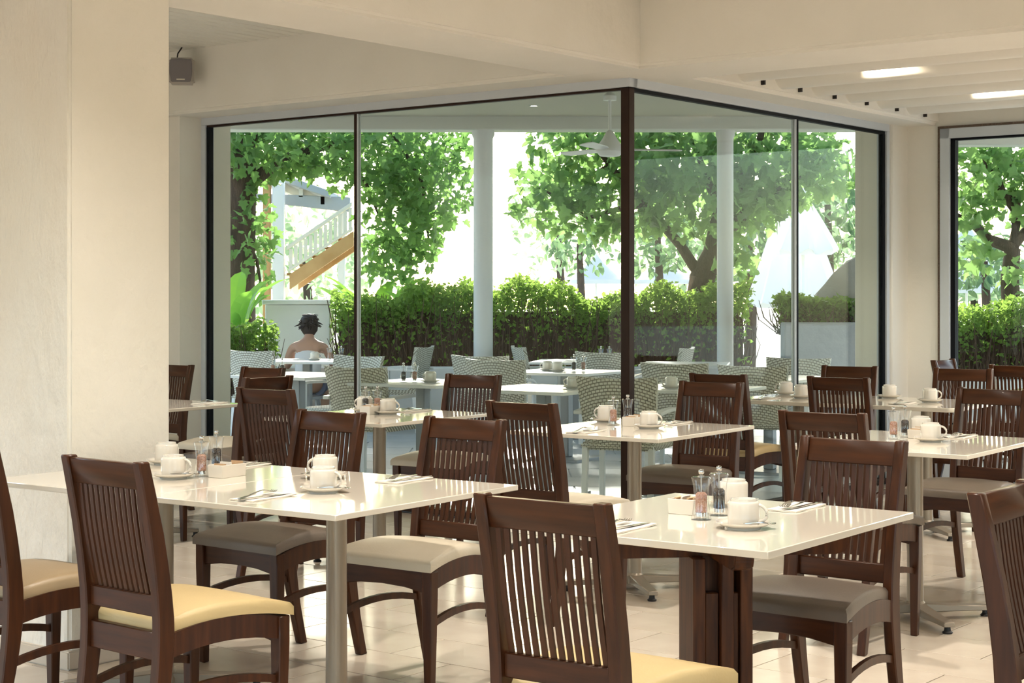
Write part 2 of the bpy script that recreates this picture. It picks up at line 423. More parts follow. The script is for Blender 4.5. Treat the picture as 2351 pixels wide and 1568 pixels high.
bar('pane', N0+MU+0.018, N0-0.034, M0-0.004, M0+0.004, 0.035, ZG-0.014, 'pane_glass', w1, 0)
bar('head_frame', N0-0.05, N0+0.035, M0-0.034, M0+WR+0.05, ZG, ZG+0.062, 'aluminium', w2)
bar('head_gap', N0-0.05, N0+0.030, M0, M0+WR+0.06, ZG+0.062, ZB+0.01, 'rough_gap', w2, 0)
bar('head_gasket', N0-0.02, N0+0.018, M0+0.034, M0+WR, ZG-0.022, ZG, 'gasket', w2, 0)
bar('jamb_frame', N0-0.05, N0+0.035, M0+WR, M0+WR+0.05, 0, ZG, 'aluminium', w2)
bar('jamb_gap', N0-0.05, N0+0.030, M0+WR+0.05, M0+WR+0.066, 0, ZG+0.062, 'rough_gap', w2, 0)
bar('jamb_gasket', N0-0.02, N0+0.02, M0+WR-0.03, M0+WR, 0, ZG-0.022, 'gasket', w2, 0)
bar('sill_frame', N0-0.035, N0+0.035, M0+0.034, M0+WR, 0, 0.035, 'dark_mullion', w2)
MV = 2.02
bar('mullion', N0-0.02, N0+0.02, M0+MV-0.002, M0+MV+0.020, 0.035, ZG-0.022, 'gasket', w2, 0.002)
bar('mullion_edge', N0-0.016, N0+0.016, M0+MV-0.018, M0+MV-0.002, 0.035, ZG-0.022, 'aluminium', w2, 0)
bar('pane', N0-0.004, N0+0.004, M0+0.034, M0+MV-0.018, 0.035, ZG-0.022, 'pane_glass', w2, 0)
bar('pane', N0-0.004, N0+0.004, M0+MV+0.020, M0+WR-0.03, 0.035, ZG-0.022, 'pane_glass', w2, 0)
w3 = struct(empty('window_3'), 'second window at the right edge, looking onto a tree')
bar('jamb_gap', -5.15, -5.132, 11.745, 11.80, 0, 2.645, 'rough_gap', w3, 0)
bar('jamb_frame', -5.132, -5.055, 11.74, 11.85, 0, 2.63, 'aluminium', w3)
bar('head_gap', -5.15, -2.2, 11.745, 11.80, 2.63, 2.648, 'rough_gap', w3, 0)
bar('head_frame', -5.132, -2.2, 11.74, 11.85, 2.555, 2.63, 'aluminium', w3)
bar('jamb_gasket', -5.055, -5.02, 11.76, 11.82, 0.05, 2.555, 'gasket', w3, 0)
bar('head_gasket', -5.055, -2.2, 11.76, 11.82, 2.54, 2.555, 'gasket', w3, 0)
bar('sill_frame', -5.055, -2.2, 11.74, 11.85, 0, 0.05, 'aluminium', w3)
bar('pane', -5.02, -2.2, 11.785, 11.793, 0.05, 2.54, 'pane_glass', w3, 0)

# ================================================================== LAMPS OF THE ROOM AND ADDED FILL
def downlight(n_, m_, z, power, label, spot=True, size=R(100), blend=1.0, col=(1.0, 0.915, 0.81), rad=0.06):
    p = P(n_, m_, z)
    e = empty('downlight', p); tag(e, label, 'ceiling light', 'downlights in the ceiling')
    MB().lathe([(0.055,-0.006),(0.065,-0.006),(0.065,0.0),(0.055,0.0)], 24, cap=False).build('trim_ring', 'lamp_trim', e)
    MB().lathe([(0.0001,-0.001),(0.052,-0.001),(0.052,0.0),(0.0001,0.0)], 24).build('bulb', 'lamp_glow', e)
    l = bpy.data.lights.new('downlight_beam', 'SPOT'); l.energy = power; l.color = col; l.spot_size = size; l.spot_blend = blend; l.shadow_soft_size = rad
    lo = bpy.data.objects.new('downlight_beam', l); C.objects.link(lo); lo.parent = e; lo.location = (0,0,-0.02)
    return e
spots = [(-3.9, 0.9, 'behind the left diners'), (-2.0, 0.9, 'nearest overhead'), (0.4, 0.9, 'at the near right'), (-3.9, 3.4, 'above the joined tables'), (-2.0, 3.4, 'above the trestle table'), (0.4, 3.4, 'at the right of the trestle table'), (-3.9, 5.9, 'above the centre table'), (-2.0, 5.9, 'above the right table'), (0.4, 5.9, 'at the far right of the bay')]
for a, b_, w in spots: downlight(a, b_, 3.42, 205, 'recessed warm downlight in the bay ceiling ' + w)
downlight(-7.0, 3.0, 3.10, 170, 'recessed warm downlight in the boarded ceiling beside the pillar')
downlight(-7.0, 6.0, 3.10, 170, 'recessed warm downlight in the boarded ceiling near the glass')
for a, b_, w in ((-2.6, 9.378, 'by the near beam'), (-2.6, 10.812, 'by the second window'), (-0.9, 9.856, 'at the side wall')):  # fill lights added outside the view to brighten the far bay
    downlight(a, b_, 2.698, 150, 'added unseen fill light under the joists of the far bay ' + w, size=R(165))
def joist_lamp(n_, m_, label):
    e = empty('joist_lamp', P(n_, m_, 2.90)); tag(e, label, 'ceiling light', 'lamps between the joists')
    MB().lathe([(0.030,0.0),(0.034,0.0),(0.034,0.04),(0.030,0.04)], 20, cap=False).build('socket', 'lamp_trim', e)
    MB().lathe([(0.006,-0.02),(0.022,-0.012),(0.026,0.004),(0.018,0.03),(0.010,0.04)], 16).build('bulb', 'lamp_glow', e)
    l = bpy.data.lights.new('joist_lamp_light', 'SPOT'); l.spot_size = R(100); l.spot_blend = 0.8; l.energy = 60; l.color = (1.0, 0.84, 0.6); l.shadow_soft_size = 0.02
    lo = bpy.data.objects.new('joist_lamp_light', l); C.objects.link(lo); lo.parent = e; lo.location = (0,0,-0.09); lo.rotation_euler = (V*0.85 + U*0.25 + Vector((0,0,-0.30))).to_track_quat('-Z', 'Y').to_euler()
joist_lamp(-4.45, 9.14, 'small bare lamp glowing between the first joists')
joist_lamp(-4.35, 10.57, 'small bare lamp glowing between the far joists')

# ================================================================== FURNITURE OF THE ROOM
# ---- slatted wooden dining chair (faces +y, origin on the floor under the seat)
POST = [(-0.290,0.0,0.019),(-0.250,0.16,0.022),(-0.222,0.32,0.027),(-0.212,0.44,0.029),(-0.218,0.56,0.027),(-0.245,0.74,0.024),(-0.290,0.942,0.019)]
def post_y(z):
    for (y0,z0,_),(y1,z1,_) in zip(POST, POST[1:]):
        if z0 <= z <= z1: return y0+(y1-y0)*(z-z0)/(z1-z0)
    return POST[-1][0]
def smooth_post():
    out = []
    for i in range(len(POST)-1):
        p0 = POST[max(i-1,0)]; p1 = POST[i]; p2 = POST[i+1]; p3 = POST[min(i+2,len(POST)-1)]
        for t in (0, 0.5):
            out.append(tuple(0.5*((2*p1[k])+(-p0[k]+p2[k])*t+(2*p0[k]-5*p1[k]+4*p2[k]-p3[k])*t*t+(-p0[k]+3*p1[k]-3*p2[k]+p3[k])*t**3) for k in range(3)))
    out.append(POST[-1]); return out
SP = smooth_post()
HW = 0.184
def seat_z(t): return 0.464 + 0.024*(1-(2*t-1)**2)       # arched side profile, t from rear to front
def chair_meshes():
    me = {}
    poly = [(y+d, z) for y, z, d in SP] + [(y-d, z) for y, z, d in reversed(SP)]
    for s in (-1, 1):
        a, b_ = (s*HW, s*(HW-0.034)); me['post%d' % s] = MB().prism(poly, 'x', min(a,b_), max(a,b_)).mesh('rear_post', 'wood', bevel=0.004)
    def rail(z0, z1, th):
        y0, y1 = post_y(z0), post_y(z1)
        return MB().prism([(y0-th, z0), (y0+th, z0), (y1+th, z1), (y1-th, z1)], 'x', -HW+0.033, HW-0.033)
    me['top'] = rail(0.862, 0.936, 0.012).mesh('top_rail', 'wood_across', bevel=0.003)
    me['low'] = rail(0.500, 0.560, 0.011).mesh('lower_rail', 'wood_across', bevel=0.003)
    me['back_apron'] = MB().box((-HW+0.033, -0.228, 0.378), (HW-0.033, -0.204, 0.458)).mesh('rear_apron', 'wood_across', bevel=0.003)
    # slats with a lumbar bow
    pts = []
    for k in range(7):
        t = k/6; z = 0.555 + (0.868-0.555)*t
        pts.append((post_y(0.555)*(1-t)+post_y(0.868)*t - 0.006*math.sin(math.pi*t), z))
    poly = [(y+0.0035, z) for y, z in pts] + [(y-0.0035, z) for y, z in reversed(pts)]
    me['slat'] = MB().prism(poly, 'x', -0.0070, 0.0070).mesh('slat', 'wood')
    # front legs, tapered
    for s in (-1, 1):
        x = s*0.205
        lo, hi = 0.014, 0.021
        secs = []
        for z, h in ((0, lo), (0.2, 0.018), (0.375, hi), (0.453, hi)):
            cx = x - s*(hi-h)*0.4; cy = 0.190-(hi-h)*0.4
            secs.append([(cx-h,cy-h,z),(cx+h,cy-h,z),(cx+h,cy+h,z),(cx-h,cy+h,z)])
        me['leg%d' % s] = MB().strip(secs).mesh('front_leg', 'wood', bevel=0.003)
        # arched side apron and stretcher, splayed towards the front
        N = 9
        def arch(name, y0, y1, x0, x1, th, zf, h0, h1):
            secs = []
            for k in range(N):
                t = k/(N-1); y = y0+(y1-y0)*t; xx = x0+(x1-x0)*t; z = zf(t)
                secs.append([(s*(xx-th), y, z-h0), (s*(xx+th), y, z-h0), (s*(xx+th), y, z+h1), (s*(xx-th), y, z+h1)])
            return MB().strip(secs).mesh(name, 'wood')
        me['apron%d' % s] = arch('side_apron', -0.195, 0.185, 0.168, 0.208, 0.011, seat_z, 0.080, -0.012)
        me['stretch%d' % s] = arch('stretcher', -0.225, 0.190, 0.166, 0.203, 0.008, lambda t: 0.262+0.030*(1-(2*t-1)**2), 0.012, 0.012)
    me['front_apron'] = MB().prism([(-0.186,0.375),(-0.10,0.388),(0,0.392),(0.10,0.388),(0.186,0.375),(0.186,0.453),(-0.186,0.453)], 'y', 0.173, 0.198).mesh('front_apron', 'wood_across', bevel=0.003)
    # upholstered cushion, arched, with rounded edges
    for colr in ('seat_cream', 'seat_pale', 'seat_tan', 'seat_taupe'):
        NX, NY = 12, 14; vs = []; fs = []
        def ring(h, ins, dz):
            out = []
            for j in range(NY+1):
                t = j/NY; hw = (0.168+(0.232-0.168)*t) - ins; y = -0.200 + ins + t*(0.420-2*ins)
                for i in range(NX+1):
                    u = -1 + 2*i/NX
                    cu = 1 - 0.55*(abs(u)**6)
                    out.append((u*hw, y, seat_z(t) + h + dz*(1-u*u)*(1-(2*t-1)**4)))
            return out
        W_ = NX+1
        layers = [ring(-0.012, 0.0, 0), ring(0.014, 0.0, 0), ring(0.026, 0.008, 0.0), ring(0.030, 0.020, 0.006)]
        per = [i for i in range(W_)] + [j*W_+NX for j in range(1,NY+1)] + [NY*W_+i for i in range(NX-1,-1,-1)] + [j*W_ for j in range(NY-1,0,-1)]
        for L in layers: vs += L
        cnt = len(layers[0])
        for a in range(3):
            for q in range(len(per)):
                p0, p1 = per[q], per[(q+1) % len(per)]
                fs.append((a*cnt+p0, a*cnt+p1, (a+1)*cnt+p1, (a+1)*cnt+p0))
        for j in range(NY):
            for i in range(NX):
                fs.append((3*cnt+j*W_+i, 3*cnt+j*W_+i+1, 3*cnt+(j+1)*W_+i+1, 3*cnt+(j+1)*W_+i))
                fs.append((j*W_+i, (j+1)*W_+i, (j+1)*W_+i+1, j*W_+i+1))
        mb = MB(); mb.add(vs, fs); msh = mb.mesh('cushion', colr)
        bm = bmesh.new(); bm.from_mesh(msh); bmesh.ops.delete(bm, geom=[v for v in bm.verts if not v.link_faces], context='VERTS'); bm.to_mesh(msh); bm.free()
        me[colr] = msh
    return me
CM = chair_meshes()
def make_chair(x, y, face, seat, label):
    """x, y: middle of the top rail on plan; face: heading of the sitter (degrees clockwise from straight away)"""
    a = R(face); fx, fy = math.sin(a), math.cos(a)
    e = empty('dining_chair', (x + fx*0.290, y + fy*0.290, 0), -a)
    tag(e, label, 'chair', 'slatted dark wooden dining chairs')
    obj('rear_post', CM['post-1'], e); obj('rear_post', CM['post1'], e)
    obj('top_rail', CM['top'], e); obj('lower_rail', CM['low'], e); obj('rear_apron', CM['back_apron'], e)
    for k in range(12):
        o = obj('slat', CM['slat'], e); o.location.x = -0.151 + 0.302*(k+0.75)/12.5
    for s in (-1, 1):
        obj('front_leg', CM['leg%d' % s], e); obj('side_apron', CM['apron%d' % s], e); obj('stretcher', CM['stretch%d' % s], e)
    obj('front_apron', CM['front_apron'], e)
    o = obj('cushion', CM[seat], e)
    lab = {'seat_cream': 'yellow cream leather seat', 'seat_pale': 'pale ivory leather seat', 'seat_tan': 'tan leather seat', 'seat_taupe': 'taupe leather seat'}[seat]
    o['label'] = lab
    return e
AW, TO = 37, 217
CH = [
 (-1.720, 5.201, 40, 'seat_tan',   'dark slatted chair with tan seat cut off by the left edge'),
 (-1.154, 4.715, 40, 'seat_cream', 'dark slatted chair with yellow cream seat in front of the pillar'),
 (-0.718, 6.611, TO+2, 'seat_taupe', 'dark slatted chair with taupe seat behind the stacked cups of the joined tables'),
 (-0.175, 6.241, TO-2, 'seat_pale', 'dark slatted chair with pale seat at the right end of the near left table'),
 ( 0.038, 7.152, 37, 'seat_pale',  'dark slatted chair with its back to us left of the centre table'),
 ( 0.066, 3.805, 36, 'seat_cream', 'largest foreground dark slatted chair with yellow cream seat, its back to us'),
 ( 1.101, 5.372, TO+1, 'seat_taupe', 'dark slatted chair with taupe seat facing us at the wooden trestle table'),
 ( 1.222, 6.574, 34, 'seat_taupe', 'dark slatted chair just behind the chair of the trestle table, its back to us'),
 ( 2.358, 8.162, TO+2, 'seat_taupe', 'dark slatted chair with taupe seat facing us at the right table'),
 ( 1.054, 8.802, TO-4, 'seat_taupe', 'dark slatted chair with taupe seat facing us at the centre table'),
 ( 1.192, 9.656, 35, 'seat_cream', 'dark slatted chair with cream seat hidden behind the centre table chair'),
 ( 1.817, 9.293, 35, 'seat_taupe', 'dark slatted chair with its back to us in front of the long table'),
 ( 2.171, 10.709, TO-8, 'seat_taupe', 'dark slatted chair facing us behind the long table, before the pier'),
 ( 2.803, 10.353, TO-6, 'seat_cream', 'dark slatted chair facing us behind the right end of the long table'),
 ( 3.269, 10.791, 36, 'seat_taupe', 'dark slatted chair with its back to us cut off by the right edge'),
 ( 3.027, 11.708, 127, 'seat_taupe', 'small distant dark slatted chair turned sideways beside the second window frame'),
 (-1.210, 8.161, 35, 'seat_taupe', 'dark slatted chair with its back to us left of the table by the glass'),
 (-1.364, 9.331, 308, 'seat_taupe', 'dark slatted chair turned to the left table, its top rail tilted in view'),
 (-1.566, 10.505, TO, 'seat_pale', 'farthest of the three overlapping dark slatted chairs by the left glass'),
 (-2.208, 10.923, TO+3, 'seat_pale', 'dark slatted chair peeping out right of the pillar'),
 (-0.220, 9.588, TO-7, 'seat_pale', 'dark slatted chair with pale seat facing us close to the glass mullion'),
 ( 1.185, 4.040, 126, 'seat_taupe', 'dark slatted chair cut off at the lower right corner, sheen on its back'),
]
for c in CH: make_chair(*c)

# ---- tables
ZT = 0.765
TLN, TWD = 0.93, 0.80
top_me = MB().box((-TWD/2, -TLN/2, ZT-0.018), (TWD/2, TLN/2, ZT)).mesh('table_top', 'laminate', bevel=0.002)
col_me = MB().lathe([(0.036,0.045),(0.034,0.40),(0.034,ZT-0.03),(0.09,ZT-0.024),(0.09,ZT-0.018)], 28).mesh('column', 'pedestal')
arm_b = MB()
arm_b.strip([[(x*w, y, z0), (x*w*-1, y, z0), (x*w*-1, y, z1), (x*w, y, z1)] for x, w, y, z0, z1 in ((1,0.034,0.0,0.030,0.072),(1,0.030,0.16,0.030,0.058),(1,0.024,0.345,0.028,0.048))])
arm_me = arm_b.mesh('foot_arm', 'pedestal', bevel=0.003)
pad_me = MB().lathe([(0.020,0.0),(0.022,0.006),(0.014,0.012),(0.012,0.030)], 16).mesh('glide_pad', 'rubber')
hub_me = MB().lathe([(0.052,0.030),(0.052,0.050),(0.044,0.066),(0.036,0.078)], 24).mesh('hub', 'pedestal')
def pedestal(e, x=0.0, y=0.0):
    o = obj('column', col_me, e); o.location = (x,y,0)
    o = obj('hub', hub_me, e); o.location = (x,y,0)
    for k in range(4):
        a = R(45+90*k); q = obj('foot_arm', arm_me, e); q.location = (x,y,0); q.rotation_euler = (0,0,a)
        g = obj('glide_pad', pad_me, q); g.location = (0,0.325,0)
def table_frame(fx, fy, ang, wd=TWD, ln=TLN):
    """front corner (nearest to us) and heading -> centre"""
    a = R(ang); u = Vector((math.cos(a), -math.sin(a), 0)); v = Vector((math.sin(a), math.cos(a), 0))
    c = Vector((fx, fy, 0)) - u*wd/2 + v*ln/2
    return c, -a, u, v
def make_table(fx, fy, ang, label):
    c, rz, u, v = table_frame(fx, fy, ang)
    e = empty('dining_table', c, rz); tag(e, label, 'table', 'white topped pedestal tables')
    obj('table_top', top_me, e); pedestal(e); return c, u, v
t2, u2, v2 = make_table(-0.512, 4.832, 35, 'nearer of the two joined white tables in front of the pillar')
c2b = t2 - u2*(TWD+0.006)
e = empty('dining_table', c2b, R(-35)); tag(e, 'farther of the two joined white tables, its end touching the pillar', 'table', 'white topped pedestal tables'); obj('table_top', top_me, e); pedestal(e)
make_table(0.645, 7.336, 35, 'white pedestal table at the centre in front of the dark corner post')
make_table(-0.639, 8.184, 35, 'white pedestal table close to the glass beside the left mullion')
make_table(1.807, 6.609, 35, 'white pedestal table cut off at the right edge')
c, rz, u, v = table_frame(-2.10, 8.97, 36)
e = empty('dining_table', c, rz); tag(e, 'white table half hidden by the pillar', 'table', 'white topped pedestal tables'); obj('table_top', top_me, e); pedestal(e)
c, rz, u, v = table_frame(3.95, 10.60, 36)
e = empty('dining_table', c, rz); tag(e, 'white table beyond the chairs below the second window', 'table', 'white topped pedestal tables'); obj('table_top', top_me, e); pedestal(e)
# long table with two columns
c, rz, u, v = table_frame(2.46, 9.285, 35, 1.42, 0.80)
e = empty('long_table', c, rz); tag(e, 'long white table with rounded corners before the pier', 'table')
lt = MB(); poly = []
for sx_, sy_, a0 in ((1,1,0),(-1,1,90),(-1,-1,180),(1,-1,270)):
    for k in range(5):
        a = R(a0+22.5*k); poly.append((sx_*(0.71-0.04)+0.04*math.cos(a), sy_*(0.40-0.04)+0.04*math.sin(a)))
lt.prism(poly, 'z', ZT-0.024, ZT); lt.build('table_top', 'laminate', e, bevel=0.003)
pedestal(e, -0.42, 0); pedestal(e, 0.40, 0)
# trestle table in dark wood
c1, rz, u1, v1 = table_frame(0.637, 4.151, 36, 0.81, 0.925)
e = empty('trestle_table', c1, rz); tag(e, 'white topped table on a dark wooden trestle base in the right foreground', 'table')
MB().box((-0.405,-0.4625,ZT-0.020),(0.405,0.4625,ZT)).build('table_top', 'laminate', e, bevel=0.002)
tz = R(44)                                    # the trestle stands diagonally under the top
def tpart(name, mb, bev=0.004, sg=1):
    o = mb.build(name, 'trestle_wood', e, bevel=bev, seg=sg); o.rotation_euler = (0,0,tz); return o
def bearer(along, half, w):
    zt = ZT-0.020; pr = [(-half, zt), (half, zt), (half, zt-0.055), (half-0.010, zt-0.075), (half-0.035, zt-0.085), (-half+0.035, zt-0.085), (-half+0.010, zt-0.075), (-half, zt-0.055)]
    tpart('bearer', MB().prism(pr, along, -w, w), 0.004, 2)
bearer('y', 0.39, 0.030); bearer('x', 0.30, 0.028)
for x0, y0, w, d, zt in ((-0.068,0.0,0.018,0.085,ZT-0.10),(0.068,0.0,0.018,0.085,ZT-0.10),(0.012,-0.070,0.018,0.022,ZT-0.10),(0.012,0.070,0.018,0.022,ZT-0.10),
                     (-0.028,-0.050,0.020,0.018,ZT-0.20),(0.040,-0.050,0.010,0.018,ZT-0.20),(-0.028,0.050,0.020,0.018,ZT-0.20),(0.040,0.050,0.010,0.018,ZT-0.20),(0.0,0.0,0.049,0.030,ZT-0.10)):
    tpart('upright', MB().box((x0-w,y0-d,0.07),(x0+w,y0+d,zt)), 0.003)
for ax, hw in (('y', 0.031), ('x', 0.027)):
    tpart('foot', MB().prism([(-0.30,0.0),(-0.26,0.0),(-0.24,0.015),(0.24,0.015),(0.26,0.0),(0.30,0.0),(0.30,0.04),(0.23,0.072),(-0.23,0.072),(-0.30,0.04)], ax, -hw, hw))

# ---- crockery
cup_prof = [(0.0385,0.0),(0.0410,0.004),(0.0415,0.020),(0.0415,0.052),(0.0405,0.0575),(0.0375,0.0605),(0.0345,0.0612),(0.0340,0.0670),(0.0310,0.0670),(0.0305,0.0635),(0.0001,0.0630)]
cup_me = MB().lathe([(0.0360,0.0)]+cup_prof, 32, cap=False).mesh('bowl', 'ceramic')
hp = []
for k in range(11):
    a = R(-80+160*k/10); hp.append((0.041+0.026*math.cos(a)-0.004, 0, 0.031+0.022*math.sin(a)))
hand_me = MB().tube(hp, 0.0042, 10).mesh('handle', 'ceramic')
sau_me = MB().lathe([(0.0001,0.004),(0.040,0.004),(0.043,0.0),(0.046,0.0),(0.047,0.004),(0.066,0.011),(0.0745,0.0165),(0.0755,0.0185),(0.0735,0.0190),(0.062,0.0145),(0.046,0.0095),(0.0001,0.0090)], 40, cap=False).mesh('saucer', 'ceramic')
def spoon_mesh():
    mb = MB(); secs = []
    for x, w, z, th in ((-0.058,0.0040,0.003,0.0010),(-0.05,0.0045,0.003,0.0010),(-0.02,0.0028,0.005,0.0010),(0.018,0.0022,0.004,0.0012),(0.028,0.0085,0.0025,0.0008),(0.040,0.0120,0.001,0.0007),(0.052,0.0090,0.002,0.0007),(0.058,0.0030,0.0035,0.0007)):
        secs.append([(x,-w,z-th),(x,w,z-th),(x,w*0.9,z+th),(x,-w*0.9,z+th)])
    return mb.strip(secs).mesh('teaspoon', 'steel')
spoon_me = spoon_mesh()
def cup(x, y, hdl, where, cat_label=True, spoon=True, z=ZT):
    e = empty('saucer', (x,y,z)); obj('dish', sau_me, e); tag(e, 'cream saucer under the cup ' + where, 'saucer', 'saucers laid on the tables')
    k = empty('coffee_cup', (x,y,z+0.0095), R(hdl)); k.scale = (1.05,1.05,1.08); obj('bowl', cup_me, k); obj('handle', hand_me, k)
    tag(k, 'upturned cream coffee cup ' + where, 'cup', 'upturned coffee cups')
    if spoon:
        s = obj('teaspoon', spoon_me); a = R(hdl-20); s.location = (x+0.055*math.cos(a), y+0.055*math.sin(a), z+0.0165); s.rotation_euler = (0, R(4), a+R(80))
        tag(s, 'steel teaspoon beside the cup ' + where, 'spoon', 'teaspoons on saucers')
CUPS = [
 (0.634,4.563,-25,'at the front of the trestle table'), (0.670,5.040,60,'behind the pepper mill of the trestle table'),
 (-0.610,5.390,-25,'foremost on the near left table'), (-0.649,5.790,160,'behind another cup on the near left table'),
 (-1.177,5.794,-15,'in the middle of the far joined table'), (-1.302,6.280,60,'against the pillar on the far joined table'),
 (0.652,7.930,-30,'at the middle of the centre table'), (0.470,8.330,150,'behind the mills of the centre table'),
 (-0.658,8.860,-25,'on the table by the left mullion'), (-0.800,9.050,150,'half hidden behind the mills by the left mullion'),
 (1.816,7.230,-10,'at the front of the right table'), (1.865,7.600,90,'behind the pepper mill on the right table'),
 (1.735,10.560,170,'at the far left of the long table'), (1.772,10.215,-10,'left of the chair back at the long table'),
 (2.314,10.220,90,'right of the chair back at the long table'), (2.465,9.830,-10,'at the right end of the long table')]
for i, (x, y, h, w) in enumerate(CUPS): cup(x, y, h, w, spoon=(i < 11))
# ---- mills
body_prof = [(0.0285,0.0),(0.0290,0.003),(0.0255,0.020),(0.0215,0.045),(0.0205,0.065),(0.0225,0.090),(0.0275,0.114),(0.0285,0.118)]
inner_prof = [(0.0255,0.122),(0.0185,0.118),(0.0180,0.112),(0.0150,0.065),(0.0150,0.040),(0.0150,0.022),(0.0001,0.020)]
mill_body = MB().lathe([(0.0001,0.0)]+body_prof+[(0.0255,0.1215),(0.0090,0.1225)], 28, cap=False).mesh('acrylic_body', 'acrylic')
def fill_me(m_): return MB().lathe([(0.0165,0.022),(0.0165,0.045),(0.0165,0.072),(0.0110,0.078)], 18).mesh('filling', m_)
fills = {'salt': fill_me('pink_salt'), 'pepper': fill_me('pepper')}
rod_me = MB().lathe([(0.0022,0.060),(0.0022,0.119),(0.0095,0.120),(0.0095,0.124),(0.0040,0.126),(0.0040,0.128),(0.0075,0.131),(0.0090,0.136),(0.0070,0.142),(0.0030,0.144)], 16).mesh('spindle', 'steel')
base_me = MB().lathe([(0.0150,0.010),(0.0150,0.021),(0.0100,0.022)], 18).mesh('grinder', 'steel')
def mill(x, y, kind, where, z=ZT):
    e = empty(kind + '_mill', (x,y,z)); obj('acrylic_body', mill_body, e); obj('filling', fills[kind], e); obj('spindle', rod_me, e); obj('grinder', base_me, e)
    tag(e, ('clear acrylic mill of pink salt ' if kind == 'salt' else 'clear acrylic mill of black peppercorns ') + where, 'mill', kind + ' mills')
for x, y, k, w in ((0.538,4.738,'salt','on the trestle table'),(0.600,4.830,'pepper','on the trestle table'),
                   (-1.089,5.849,'salt','on the far joined table'),(-1.079,6.085,'pepper','on the far joined table'),
                   (0.492,8.093,'salt','on the centre table'),(0.570,8.210,'pepper','on the centre table'),
                   (-0.787,8.950,'pepper','on the table by the left mullion'),(-0.725,8.975,'salt','on the table by the left mullion'),
                   (1.680,7.340,'salt','on the right table'),(1.754,7.440,'pepper','on the right table')): mill(x, y, k, w)
# ---- sugar boxes
def sugar_box(x, y, ang, L, W, H, where):
    e = empty('sachet_box', (x,y,ZT), R(ang)); tag(e, 'cream ceramic sachet box ' + where, 'box', 'sachet boxes')
    mb = MB(); l, w, t = L/2, W/2, 0.004
    o_ = [(-l,-w),(l,-w),(l,w),(-l,w)]; i_ = [(-l+t,-w+t),(l-t,-w+t),(l-t,w-t),(-l+t,w-t)]
    vs = [(a*0.95,b_*0.95,0) for a,b_ in o_]+[(a,b_,H) for a,b_ in o_]+[(a,b_,H) for a,b_ in i_]+[(a*0.95,b_*0.95,0.005) for a,b_ in i_]
    fs = [(0,3,2,1),(12,13,14,15)]
    for a in range(3): fs += [(a*4+i, a*4+(i+1)%4, (a+1)*4+(i+1)%4, (a+1)*4+i) for i in range(4)]
    mb.add(vs, fs); mb.build('ceramic_tray', 'ceramic', e, bevel=0.0015)
    for k in range(4):
        xx = -l*0.72 + k*l*0.46; s = MB().box((-0.003,-w*0.72,0.006),(0.003,w*0.72,H+0.004+0.004*(k%2))).build('sachet', 'sugar' if k != 1 else 'napkin', e)
        s.location.x = xx; s.rotation_euler = (0, R(12), 0)
sugar_box(0.508,4.872,-33,0.085,0.070,0.045,'beside the mills on the trestle table')
sugar_box(-1.000,5.850,57,0.125,0.070,0.045,'beside the mills on the far joined table')
sugar_box(0.590,8.080,57,0.110,0.070,0.045,'beside the cup on the centre table')
sugar_box(-0.755,8.850,57,0.090,0.070,0.045,'before the mills by the left mullion')
sugar_box(1.800,7.400,57,0.085,0.065,0.040,'behind the cup on the right table')
# ---- napkins and cutlery
def napkin_mesh():
    mb = MB(); n = 8; 
    for lay, (x0, x1, y0, y1, z) in enumerate(((-0.105,0.105,-0.050,0.050,0.0),(-0.100,0.106,-0.049,0.051,0.0022))):
        vs = []; fs = []
        for i in range(n+1):
            for j in range(3):
                u = i/n; x = x0+(x1-x0)*u; y = y0+(y1-y0)*j/2
                vs.append((x, y, z + 0.0035*max(0, u-0.75)*4*0.6 + 0.0006*math.sin(9*u+j)))
        k = len(vs); vs += [(a,b_,c_+0.0014) for a,b_,c_ in vs]
        for i in range(n):
            for j in range(2):
                q = (i*3+j, i*3+j+1, (i+1)*3+j+1, (i+1)*3+j); fs.append(q[::-1]); fs.append(tuple(t+k for t in q))
        per = [0,1,2]+[i*3+2 for i in range(1,n+1)]+[n*3+1,n*3]+[i*3 for i in range(n-1,0,-1)]
        for a in range(len(per)): p0, p1 = per[a], per[(a+1)%len(per)]; fs.append((p0,p1,p1+k,p0+k))
        mb.add(vs, fs)
    return mb.mesh('napkin', 'napkin')
nap_me = napkin_mesh()
def fork_mesh():
    mb = MB(); secs = []
    for x, w, z, th in ((-0.095,0.0055,0.001,0.0012),(-0.08,0.0060,0.001,0.0012),(-0.04,0.0040,0.004,0.0013),(0.01,0.0030,0.012,0.0014),(0.035,0.0035,0.014,0.0012),(0.046,0.0110,0.0115,0.0010),(0.056,0.0125,0.0085,0.0009)):
        secs.append([(x,-w,z-th),(x,w,z-th),(x,w*0.9,z+th),(x,-w*0.9,z+th)])
    mb.strip(secs)
    for k in range(4):
        yc = -0.0099+0.0066*k; secs = []
        for x, w, z in ((0.055,0.0024,0.0088),(0.075,0.0020,0.004),(0.092,0.0016,0.0045),(0.100,0.0007,0.008)):
            secs.append([(x,yc-w,z-0.0008),(x,yc+w,z-0.0008),(x,yc+w,z+0.0008),(x,yc-w,z+0.0008)])
        mb.strip(secs)
    return mb.mesh('fork', 'steel')
